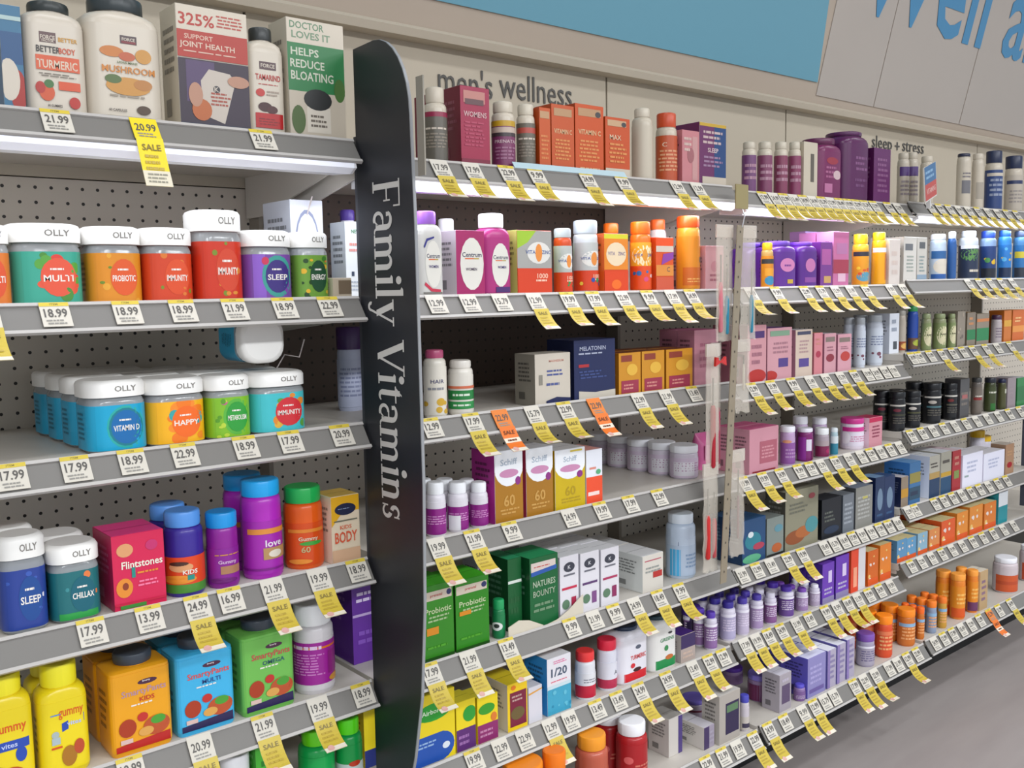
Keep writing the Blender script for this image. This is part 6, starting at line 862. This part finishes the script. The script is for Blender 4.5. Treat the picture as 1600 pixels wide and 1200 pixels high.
for t, yo_ in (('Well', 0), ('and', 0)):
    gv, gf, gw, gh = glyphs(t, .01); x0 = min(v[0] for v in gv); y0 = min(v[1] for v in gv); mb = MB()
    for e in (.0036, .0048): mb.add([lp(xx+(x-x0)*sx, .30+(y-y0)*sz, e) for x, y in gv], gf, mat('#3f7fa8', .5))
    tag(mb.build('header_word', hd), 'large blue lettering'); xx += gw*sx+.16

# ------------------------------------------------------------------ ceiling lamps (bodies of the lights above)
for i, (x, y) in enumerate(LAMPS):
    r_ = empty('ceiling_lamp', (x, y, 2.94)); tag(r_, 'long fluorescent ceiling lamp, %s from the left in the %s row' % (('first', 'second', 'third', 'fourth')[i % 4], ('near', 'added far fill')[i // 4]), 'lamp', 'ceiling lamps')
    mb = MB(); mb.box(-.65, .65, -.17, .17, 0, .06, mat('#d8d8d4', .5)); mb.build('lamp_housing', r_)
    mb = MB(); mb.box(-.62, .62, -.14, .14, -.004, 0, mat('#f4f8ff', .5, emit=2.0)); mb.build('diffuser', r_)

# ------------------------------------------------------------------ shelves
ZT = dict(A=(.243,.222,.214,.222), B=(-.010,-.011,-.009,.003), C=(-.219,-.226,-.235,-.205), D=(-.449,-.442,-.457,-.430), E=(-.664,-.667,-.677,-.655), F=(-.86,-.86,-.855,-.82), G=(-1.04,-1.04,-1.035,-1.03))
BX = [(-.25, .826), (.840, 1.815), (1.825, 2.605), (2.615, 3.9)]
RT = math.radians(36)
sm = noise_mat('shelf_enamel', '#cfc9c0', '#c5bfb6', 6, .4)
railm = mat('#75726e', .45); rim = mat('#b5b1ad', .35)
def rp(x, t, e, z, yo): # point on the tilted rail: t down the face, e outwards
    return (x, yo-t*math.sin(RT)-e*math.cos(RT), z-t*math.cos(RT)+e*math.sin(RT))
def slab(mb, x0, x1, t0, t1, e0, e1, z, yo, m):
    v = [rp(x, t, e, z, yo) for x in (x0, x1) for e in (e0, e1) for t in (t0, t1)]
    mb.add(v, [(0,1,3,2), (4,6,7,5), (0,4,5,1), (2,3,7,6), (0,2,6,4), (1,5,7,3)], m)
TOPS = []
for sh in 'ABCDEFG':
    yo = -.08 if sh == 'G' else 0
    for b, (x0, x1) in enumerate(BX):
        if sh == 'E' and b == 3: x1 = 3.545
        z = ZT[sh][b]+FH
        r_ = empty('shelf', (x0, 0, z)); tag(r_, 'beige metal shelf with grey price rail, %s of the %s' % (ROW[sh], BAY[b]), 'shelf', 'gondola shelves')
        mb = MB(); mb.box(0, x1-x0, yo+.004, .398, -.022, -.004, sm); mb.build('shelf_board', r_)
        mb = MB(); L = x1-x0
        slab(mb, 0, L, 0, .046, -.004, -.001, 0, yo, railm)
        slab(mb, 0, L, -.001, .004, -.004, .002, 0, yo, rim); slab(mb, 0, L, .042, .047, -.004, .002, 0, yo, rim)
        mb.build('price_rail', r_)
        if sh == 'A': TOPS.append(r_)
        for xx in (.002, L-.006):
            mb = MB(); mb.prism([(.012, -.022), (.397, -.022), (.397, -.10 if sh == 'A' else -.07), (.33, -.10 if sh == 'A' else -.065), (.012, -.034)], 'x', xx, xx+.004, sm)
            if sh not in 'G': mb.build('bracket', r_)
# lit valance strips under the top shelf
for b, (x0, x1) in enumerate(BX):
    z = ZT['A'][b]+FH-.0395
    L = x1-x0; zz = -.0395
    mb = MB(); mb.prism([(-.024, zz-.001), (.05, zz+.014), (.05, zz-.012), (-.012, zz-.016), (-.026, zz-.008)], 'x', .01, L-.01, mat('#dedee0', .5)); st = mb.build('light_strip', TOPS[b])
    mb = MB(); mb.prism([(-.0265, zz-.001), (-.0265, zz-.0085), (-.012, zz-.0168), (-.012, zz-.0162)], 'x', .015, L-.015, mat('#f2f4ff', .4, emit=.12 if b == 0 else 1.6)); mb.build('diffuser', st)
    area('strip_light', (x0+L/2, .02, z-.022), L-.06, .03, .9 if b == 0 else 1.5, (.86, .9, 1), (math.radians(22), 0, 0))
# uprights between bays
for i, x in enumerate((.832, 1.820, 2.610, 3.9045)):
    mb = MB(); mb.box(x-.0045, x+.0045, .36, .402, .113, 1.44, mat('#8f877c', .5))
    tag(mb.build('shelf_upright'), 'narrow beige shelf upright at the right end of the %s' % BAY[i], 'upright', 'shelf uprights')

# ------------------------------------------------------------------ products
count = {}; PROD = []; allr = []
for it in ITEMS:
    kind, sh, b, x, y, z, w_, d_, h_, n, st, cat, desc, o, a = it
    DIM_TINT[0] = (.68, .63, .56) if sh == 'A' else (1, 1, 1)
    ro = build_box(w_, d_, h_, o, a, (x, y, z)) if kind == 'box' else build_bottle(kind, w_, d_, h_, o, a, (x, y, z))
    lab = words('%s, %s' % (desc, ROW[sh]))
    tag(ro, lab, cat); ro['category'] = cat
    if n > 1: ro['group'] = words(desc+' line', 12)
    PROD.append((sh, b, x, desc, y, w_))
    for k in range(1, n):
        c = clone(ro, None, (0, k*st, 0)); c['label'] = words('%s in line behind the %s' % (ORD[k], desc))
DIM_TINT[0] = (1, 1, 1)
# jar lying on its side on top of the gummy jars
x, y = .600, .17
jz = ZT['C'][0]+FH+.108
ro = build_bottle('olly', .070, .070, .095, {}, 'R 0 0 1 1 #2aa0c8;E .6 .5 .3 .38 #1c7aa8', (.675, .135, jz+.036))
ro.rotation_euler = (math.radians(90), 0, math.radians(0)); tag(ro, 'gummy jar lying on its side on the other jars, white lid facing out', 'jar')

# ------------------------------------------------------------------ price tags
PR = ['17.99', '18.49', '12.99', '24.99', '15.79', '22.99', '9.99', '21.99', '13.49', '19.99']
def card_mesh(price, yellow, col='#cdc7bb'):
    mb = MB(); wd = .037
    slab(mb, -wd/2, wd/2, .0035, .042, -.0008, .0006, 0, 0, mat(col, .5))
    def mp(u, v, e): return rp((u-.5)*wd, .042-v*.0385, .0006+e, 0, 0)
    sp = ('R 0 .84 1 1 #cdb63a;T ITEM .5 .92 .08 #8a7a30 .6;' if yellow else '')+'T %s .5 .55 .36 #55524e .78;L .12 .06 .88 .3 2 #8d8a84' % price
    art(mb, sp, mp, wd, .0385, 1, .5); return mb
def flag_mesh(col, seed, length=.062, curl=1.0, big=False):
    mb = MB(); wd = .037; rnd = random.Random(seed); n = 8
    an = RT+math.radians(-4 if not big else -14); y = -.0415*math.sin(RT)-.002; z = -.0415*math.cos(RT)+.0012
    prof = [(y, z)]
    for i in range(n):
        an += math.radians((4.5+rnd.random()*2)*curl) if i > 1 else 0
        y -= math.sin(an)*length/n; z -= math.cos(an)*length/n; prof.append((y, z))
    def pt(u, v, e):
        t = min(max(1-v, 0), 1)*n; i = min(int(t), n-1); f = t-i
        yy = prof[i][0]+(prof[i+1][0]-prof[i][0])*f; zz = prof[i][1]+(prof[i+1][1]-prof[i][1])*f
        dy = prof[i+1][0]-prof[i][0]; dz = prof[i+1][1]-prof[i][1]; q = math.hypot(dy, dz)
        return ((u-.5)*wd, yy+dz/q*e, zz-dy/q*e)
    for sgn in (0, 1):
        e = -.0006*sgn
        pts = [pt(u, 1-i/n, e) for i in range(n+1) for u in (0, 1)]
        fs = [(2*i, 2*i+2, 2*i+3, 2*i+1) if sgn == 0 else (2*i, 2*i+1, 2*i+3, 2*i+2) for i in range(n)]
        mb.add(pts, fs, mat('#e4ddcc' if sgn else col, .45))
    hole = 'R 0 0 1 .16 #e4dccb;E .3 .12 .16 .1 #d8a8a0;' if not big else 'R 0 0 1 .32 #d8cfb8;L .1 .05 .9 .28 3 #8d8878;'
    a_ = hole+('T SALE .5 .8 .13 #7a6a28 .7;L .15 .3 .85 .68 3 #b59c3a' if col != '#e0701c' else 'T SALE .5 .8 .14 #6a3010 .7;R 0 .42 1 .6 #e8d9c4;L .15 .44 .85 .58 1 #6a3010')
    # subdivided strips keep the print on the curl
    for cmd in a_.split(';'):
        if cmd.startswith('R'):
            p = cmd.split(); v0, v1 = float(p[2]), float(p[4]); k = 3
            for j in range(k):
                art(mb, 'R 0 %f 1 %f %s' % (v0+(v1-v0)*j/k, v0+(v1-v0)*(j+1)/k, p[5]), pt, wd, length)
        elif cmd: art(mb, cmd, lambda u, v, e: pt(u, v, e+.0005), wd, length)
    return mb
protos = {}
def get_mesh(key, fn):
    if key not in protos:
        o = fn().build('price_tag'); protos[key] = o.data; bpy.data.objects.remove(o)
    return protos[key]
from collections import defaultdict
near = defaultdict(list); rnd = random.Random(5)
LEFT = dict(B=['9.99', '18.99', '18.99', '18.99', '21.99', '18.99', '22.99'], C=['17.99', '17.99', '18.99', '22.99', '18.99', '17.99', '20.99'], D=['17.99', '13.99', '24.99', '16.99', '21.99', '19.99', '18.99'], E=['18.99', '20.99', '21.99', '19.99', '18.99'])
for i, (sh, b, x, z, k) in enumerate(TAGS):
    yo = -.08 if sh == 'G' else 0
    pr = PR[rnd.randrange(10)]; yel = (k == 'n' and b == 0) or rnd.random() < .6
    if b == 0 and sh in LEFT: pr = LEFT[sh].pop(0) if LEFT[sh] else pr
    if sh == 'A' and b == 0: pr = '21.99' if k == 'n' else '20.99'
    col = {'o': '#dd7a2a'}.get(k, '#cdc7bb') if k != 'b' else '#e8cf1c'
    me = get_mesh((pr, yel, col), lambda: card_mesh(pr, yel and k != 'b', col))
    o = bpy.data.objects.new('price_tag', me); S.collection.objects.link(o); o.location = (x, yo, z+.004)
    if k != 'n':
        sd = rnd.randrange(6)
        if k == 'b': key = ('big',); fn = lambda: flag_mesh('#e8cf1c', 1, .075, .15, True)
        elif k == 'o': key = ('o', sd); fn = lambda: flag_mesh('#e0701c', sd, .058, 1.0)
        else:
            far = b >= 2; key = ('s', sd); fn = lambda: flag_mesh('#c4ad3c', sd, .052+.004*(sd % 3), .8+.12*sd)
        f = bpy.data.objects.new('sale_flag', get_mesh(key, fn)); S.collection.objects.link(f); f.parent = o
    best = min((p for p in PROD if p[0] == sh and p[4] < .1), key=lambda p: abs(p[2]-x))
    near[(sh, best[3], k)].append(o)
for (sh, desc, k), L in near.items():
    L.sort(key=lambda o: o.location.x)
    base = {'n': 'price tag', 's': 'price tag with yellow sale flag', 'o': 'orange price tag', 'b': 'large yellow hanging price tag'}[k]
    nn = len(L)
    for j, o in enumerate(L):
        pos = '' if nn == 1 else ('left ', 'right ')[j] if nn == 2 else (['leftmost ']+[q+' ' for q in ('second', 'third', 'fourth', 'fifth', 'sixth', 'seventh', 'eighth', 'ninth')[:nn-2]]+['rightmost '])[j]
        tag(o, words(pos+base+' under the '+desc), 'price tag', 'price tags on the %s rail' % ROW[sh])

# ------------------------------------------------------------------ blade sign
sgn = empty('blade_sign', (.832, 0, FH)); tag(sgn, 'tall black blade sign lettered Family Vitamins between two shelf bays', 'sign')
pts = [(-.002, -.86), (-.002, .386)]
pts += [(-.062, .388)]
for i in range(1, 9):
    a = math.radians(90*i/8); pts.append((-.062-.096*math.sin(a), .26+.128*math.cos(a)))
pts += [(-.163, .1), (-.166, -.3), (-.160, -.5), (-.146, -.65), (-.122, -.76), (-.09, -.86)]
mb = MB(); mb.prism(pts, 'x', -.002, .002, mat('#1d1f25', .42)); mb.build('sign_panel', sgn)
mb = MB()
edge = pts[2:]
for (a, b_), (c, d_) in zip(edge, edge[1:]):
    mb.add([(-.0024, a, b_), (-.0024, c, d_), (.0024, c, d_), (.0024, a, b_), (-.0024, a-.002, b_), (-.0024, c-.002, d_), (.0024, c-.002, d_), (.0024, a-.002, b_)], [(0,1,2,3), (7,6,5,4), (0,4,5,1), (3,2,6,7), (1,5,6,2), (0,3,7,4)], mat('#8d8f92', .4))
mb.build('edge_trim', sgn)
# serif letters drawn as strokes; unit: x right, y up, x-height 1, cap height 1.5
def strokes_for(ch):
    P = []          # polygons
    def rect(x0, y0, x1, y1): P.append([(x0, y0), (x1, y0), (x1, y1), (x0, y1)])
    def diag(x0, y0, x1, y1, w): P.append([(x0-w/2, y0), (x0+w/2, y0), (x1+w/2, y1), (x1-w/2, y1)])
    def arc(cx, cy, rx, ry, a0, a1, w0, w1, n=12):
        for i in range(n):
            q = []
            for j in (i, i+1):
                t = j/n; a = math.radians(a0+(a1-a0)*t); w = w0+(w1-w0)*t if isinstance(w0, float) else w0(t)
                q.append(((cx+(rx-w/2)*math.cos(a), cy+(ry-w/2)*math.sin(a)), (cx+(rx+w/2)*math.cos(a), cy+(ry+w/2)*math.sin(a))))
            P.append([q[0][0], q[0][1], q[1][1], q[1][0]])
    T, th = .21, .07
    def stem(x, y0, y1, sl=.1, bs=True, ts=True):
        rect(x, y0, x+T, y1)
        if bs: rect(x-sl, y0, x+T+sl, y0+th)
        if ts: P.append([(x-sl, y1-th*1.2), (x, y1-th*2.2), (x, y1), (x-sl*.3, y1-.01)])
    if ch == 'F':
        stem(.12, 0, 1.5, .1, True, False); rect(.02, 1.5-th, 1.0, 1.5); rect(.94, 1.14, 1.0, 1.5); rect(.33, .74, .78, .74+th); rect(.72, .6, .78, .96); return P, 1.08
    if ch == 'a':
        arc(.36, .74, .27, .23, 160, 0, .1, .2); rect(.53, .12, .74, .74); arc(.35, .28, .25, .24, 90, 290, .12, .15); rect(.34, .5, .6, .57)
        P.append([(.42, .02), (.56, .2), (.56, .3), (.40, .1)]); arc(.82, .14, .12, .1, 180, 300, .1, .05, 5); P.append([(.08, .72), (.25, .72), (.23, .86), (.1, .86)]); return P, .9
    if ch in 'nm':
        stem(.1, 0, 1.0); x = .1
        for k in range(2 if ch == 'm' else 1):
            arc(x+T+.17, .72, .21, .2, 165, 0, .08, .21); rect(x+.5, 0, x+.5+T, .72); rect(x+.4, 0, x+.8, th); x += .5
        return P, x+.38
    if ch == 'i':
        stem(.12, 0, 1.0); arc(.225, 1.32, .075, .075, 0, 360, .149, .149, 14); return P, .46
    if ch == 'l':
        stem(.12, 0, 1.55); return P, .46
    if ch == 'y':
        diag(.2, 1, .52, .02, .24); diag(.86, 1, .4, -.3, .09); rect(.0, 1-th, .42, 1); rect(.66, 1-th, 1.0, 1); arc(.27, -.3, .13, .12, 0, -200, .09, .13); return P, .98
    if ch == 'V':
        diag(.2, 1.5, .68, 0, .25); diag(1.16, 1.5, .68, 0, .1); rect(.0, 1.5-th, .45, 1.5); rect(.96, 1.5-th, 1.36, 1.5); return P, 1.28
    if ch == 't':
        rect(.18, .2, .39, 1.2); rect(.02, 1-th, .66, 1); P.append([(.02, .93), (.18, .93), (.39, 1.3), (.33, 1.3)]); arc(.44, .22, .16, .17, 180, 330, .2, .06); return P, .68
    if ch == 's':
        arc(.36, .74, .2, .2, 25, 255, .07, .19); arc(.36, .27, .21, .21, 75, -155, .19, .07); rect(.52, .68, .58, .98); rect(.1, .02, .16, .34); return P, .72
    return P, .5
txt = 'Family Vitamins'; adv = 0; out = []
for ch in txt:
    P, wd = strokes_for(ch)
    for p in P: out.append([(x+adv, y) for x, y in p])
    adv += wd
mb = MB(); kx = .545/adv; ky = .0515
lm = mat('#c9c6c0', .45)
i_ = 0
for p in out:
    # reading downwards: letter x runs down, letter up points to the outer edge
    vs = [(-.0026-.00001*(i_ % 7), -.049-y*ky, .172-x*kx) for x, y in p]; i_ += 1
    mb.add(vs, [tuple(range(len(p)))], lm)
mb.build('lettering', sgn)
mb = MB(); mb.box(.002, .01, -.01, .012, -.5, .25, mat('#3a3c42', .4)); mb.build('mounting_bracket', sgn)

# tilted two colour flag on the top rail
fl = empty('shelf_flag', (2.63, -.055, FH+.27)); fl.rotation_euler = (0, math.radians(-14), math.radians(12))
mb = MB(); mb.box(-.06, .06, -.0015, .0015, -.045, .05, mat('#c9c4bc', .4))
art(mb, 'R .03 .5 .97 1 #2a5f8c;R .03 .04 .97 .5 #b03a30;L .1 .6 .9 .9 2 #7aa0c0;T VITAMINS .5 .28 .16 #d8a8a0 .75', lambda u, v, e: ((u-.5)*.12, -.0015-e, -.045+v*.095), .12, .095)
mb.build('flag_panel', fl); mb = MB(); mb.box(-.004, .004, .001, .012, -.07, -.03, mat('#d0d0d0', .3)); mb.build('clip', fl)
tag(fl, 'tilted blue and red shelf flag sticking out of the top rail', 'sign')

# dark divider panel at the right end
mb = MB(); mb.prism([(-.16, .43), (-.13, .40), (.05, .395), (.05, .735), (-.13, .735), (-.16, .71)], 'x', 3.552, 3.566, mat('#4c4f5c', .5))
tag(mb.build('end_panel'), 'dark grey end panel at the right edge of the fifth shelf', 'panel')

# ------------------------------------------------------------------ clip strip with hanging packs
CX, CY = 1.772, -.062
cs = empty('clip_strip', (CX, CY, FH+.20)); tag(cs, 'long perforated beige clip strip hanging from the top shelf', 'clip strip')
mb = MB(); n = 14
def sx_(z): return -.062*(-z/.90)
for i in range(n):
    za, zb = -.07-.80*i/n, -.07-.80*(i+1)/n
    mb.add([(sx_(za)-.011, 0, za), (sx_(za)+.011, 0, za), (sx_(zb)+.011, 0, zb), (sx_(zb)-.011, 0, zb), (sx_(za)-.011, .002, za), (sx_(za)+.011, .002, za), (sx_(zb)+.011, .002, zb), (sx_(zb)-.011, .002, zb)], [(0,3,2,1), (4,5,6,7), (0,4,7,3), (1,2,6,5), (0,1,5,4), (3,7,6,2)], mat('#948874', .3, alpha=.85))
for i in range(24):
    z = -.085-.033*i
    mb.add([(sx_(z)+.0022*math.cos(a*math.pi/4), -.0005, z+.003*math.sin(a*math.pi/4)) for a in range(8)], [tuple(range(8))[::-1]], mat('#4a4238', .6))
mb.build('strip', cs)
mb = MB(); mb.box(-.026, .018, -.003, .0, -.035, .018, mat('#8d8158', .6)); mb.build('header_card', cs)
mb = MB(); mb.tube([(0, 0, -.035), (.004, -.004, -.05), (.0, 0, -.075)], .0016, mat('#c8c8c8', .3, metal=.7)); mb.build('hook', cs)
def clear(al=.22): return mat('#ddd4c6', .12, alpha=al)
def pack(name, z, dx, bars, label, w_=.05, h_=.2, top='#d8cfc4', crinkle=0, bow=None, dy=0):
    r_ = empty(name, (CX+sx_(z)+dx, CY+.016+dy, FH+.20+z)); tag(r_, label, 'hanging pack', 'packs on the clip strip')
    rd = random.Random(label); mb = MB(); nx, nz = 5, 9; vs = []
    for s in (0, 1):
        for j in range(nz+1):
            for i in range(nx+1):
                u, v = i/nx, j/nz; bul = .011*math.sin(math.pi*u)*(.35+.65*math.sin(math.pi*min(1, v*1.1)))
                c = rd.uniform(-1, 1)*crinkle
                vs.append(((u-.5)*w_*(1+c*6), (-bul if s == 0 else bul*.35)+c, -v*h_+c))
    fs = []; N1 = (nx+1)*(nz+1)
    for s in (0, 1):
        for j in range(nz):
            for i in range(nx):
                a = s*N1+j*(nx+1)+i; q = (a, a+nx+1, a+nx+2, a+1); fs.append(q if s == 0 else q[::-1])
    mb.add(vs, fs, clear(.34)); mb.build('clear_pouch', r_, smooth=True)
    mb = MB(); mb.box(-w_*.52, w_*.52, -.002, .002, -.022, .006, mat(top, .3, alpha=.6)); mb.build('pouch_header', r_)
    for (bx, z0, z1, rr, col) in bars:
        mb = MB(); m_ = mat(col, .3)
        mb.loft([(z1, rr*1.3, rr*1.3, rr), (z1+.004, rr*2, rr*2, rr), (z0-.01, rr*2, rr*2, rr), (z0, rr*1.2, rr*1.2, rr)], m_, 3)
        mb.tube([(0, 0, z0-.002), (0, 0, min(-.03, z0+.06))], .0018, mat('#8d8a84', .3, metal=.5), 6)
        mb.build('tool_handle', r_, (bx, -.003, 0), smooth=True)
    if bow:
        mb = MB(); m_ = mat(bow, .35)
        for s in (-1, 1): mb.prism([(0, -.004), (s*.017, .008), (s*.019, -.012)], 'y', -.012, -.006, m_)
        mb.loft([(-.006, .008, .008, .004), (.006, .008, .008, .004)], m_, 3)
        mb.build('bow', r_, (0, -.012, -.03))
pack('tool_pack', -.075, -.036, [(-.016, -.12, -.23, .005, '#c8707c'), (.006, -.15, -.235, .005, '#1f7f9c')], 'clear pack with pink and teal sticks, top left of the clip strip', .056, .25, crinkle=.0025)
pack('tool_pack', -.075, .044, [(.010, -.15, -.235, .0045, '#1f7f9c')], 'clear pack with one teal stick, top right of the clip strip', .056, .25, crinkle=.003, dy=-.004)
pack('tool_pack', -.335, -.058, [(-.002, -.13, -.27, .0065, '#a8182a')], 'clear pack with red bow and long red stick', .044, .28, crinkle=.002, bow='#c02a2a')
pack('tool_pack', -.335, -.022, [(.004, -.14, -.27, .0065, '#c0506a')], 'clear pack with long rose stick, middle of the clip strip', .034, .28, crinkle=.002, dy=.02)
pack('tool_pack', -.33, .044, [(.0, -.05, -.11, .003, '#c8c0b0')], 'crumpled clear pack right of the strip middle', .05, .16, crinkle=.0035, dy=-.004)
pack('tool_pack', -.60, -.046, [(-.012, -.11, -.21, .006, '#c82424'), (.010, -.12, -.21, .0055, '#b84a50')], 'clear pack with two red sticks, bottom of the clip strip', .05, .24, crinkle=.0025)
pack('tool_pack', -.58, .044, [(.0, -.1, -.2, .003, '#8a6a70')], 'crumpled clear pack at the lower right of the strip', .05, .24, crinkle=.0035, dy=-.004)
for k, (x, z0, z1) in enumerate(((.80, .19, .02), (.775, -.05, -.18))):
    mb = MB(); mb.tube([(x, .095, FH+z0-.03), (x-.008, .10, FH+z0-.06), (x-.03, .11, FH+(z0+z1)/2+.01), (x-.042, .12, FH+z1+.05)], .0013, mat('#d8ccc8', .4), 6)
    tag(mb.build('security_cord'), 'thin pale cord hanging beside the blade sign, %s' % ('above the second shelf' if k == 0 else 'above the third shelf'), 'cord')

# small cards, trays and strips
mb = MB(); mb.box(.836, .8385, -.186, -.168, FH+.17, FH+.315, mat('#8a8478', .5)); tag(mb.build('sign_card'), 'narrow grey card clipped behind the outer edge of the blade sign', 'card')
for x0, x1, pts_, nm in ((1.135, 1.225, ((0, .02), (.3, .028), (.6, .022), (1, .004)), 'left'), (1.232, 1.335, ((0, .002), (.3, .006), (.6, .018), (1, .042)), 'right')):
    mb = MB(); z = FH-.669; P = [(x0, z)]+[(x0+(x1-x0)*u, z+h) for u, h in pts_]+[(x1, z)]
    mb.prism(P[::-1], 'y', .002, .0035, mat('#cfc6b4', .6)); tag(mb.build('tray_front'), 'cream wavy tray front before the dark green boxes, %s one' % nm, 'tray')
mb = MB(); slab(mb, 0, .30, -.012, .0025, .001, .002, 0, 0, mat('#a8c0c8', .5)); tag(mb.build('shelf_strip', None, (1.165, -.002, FH+.222)), 'pale blue shelf strip in front of the orange boxes', 'strip')
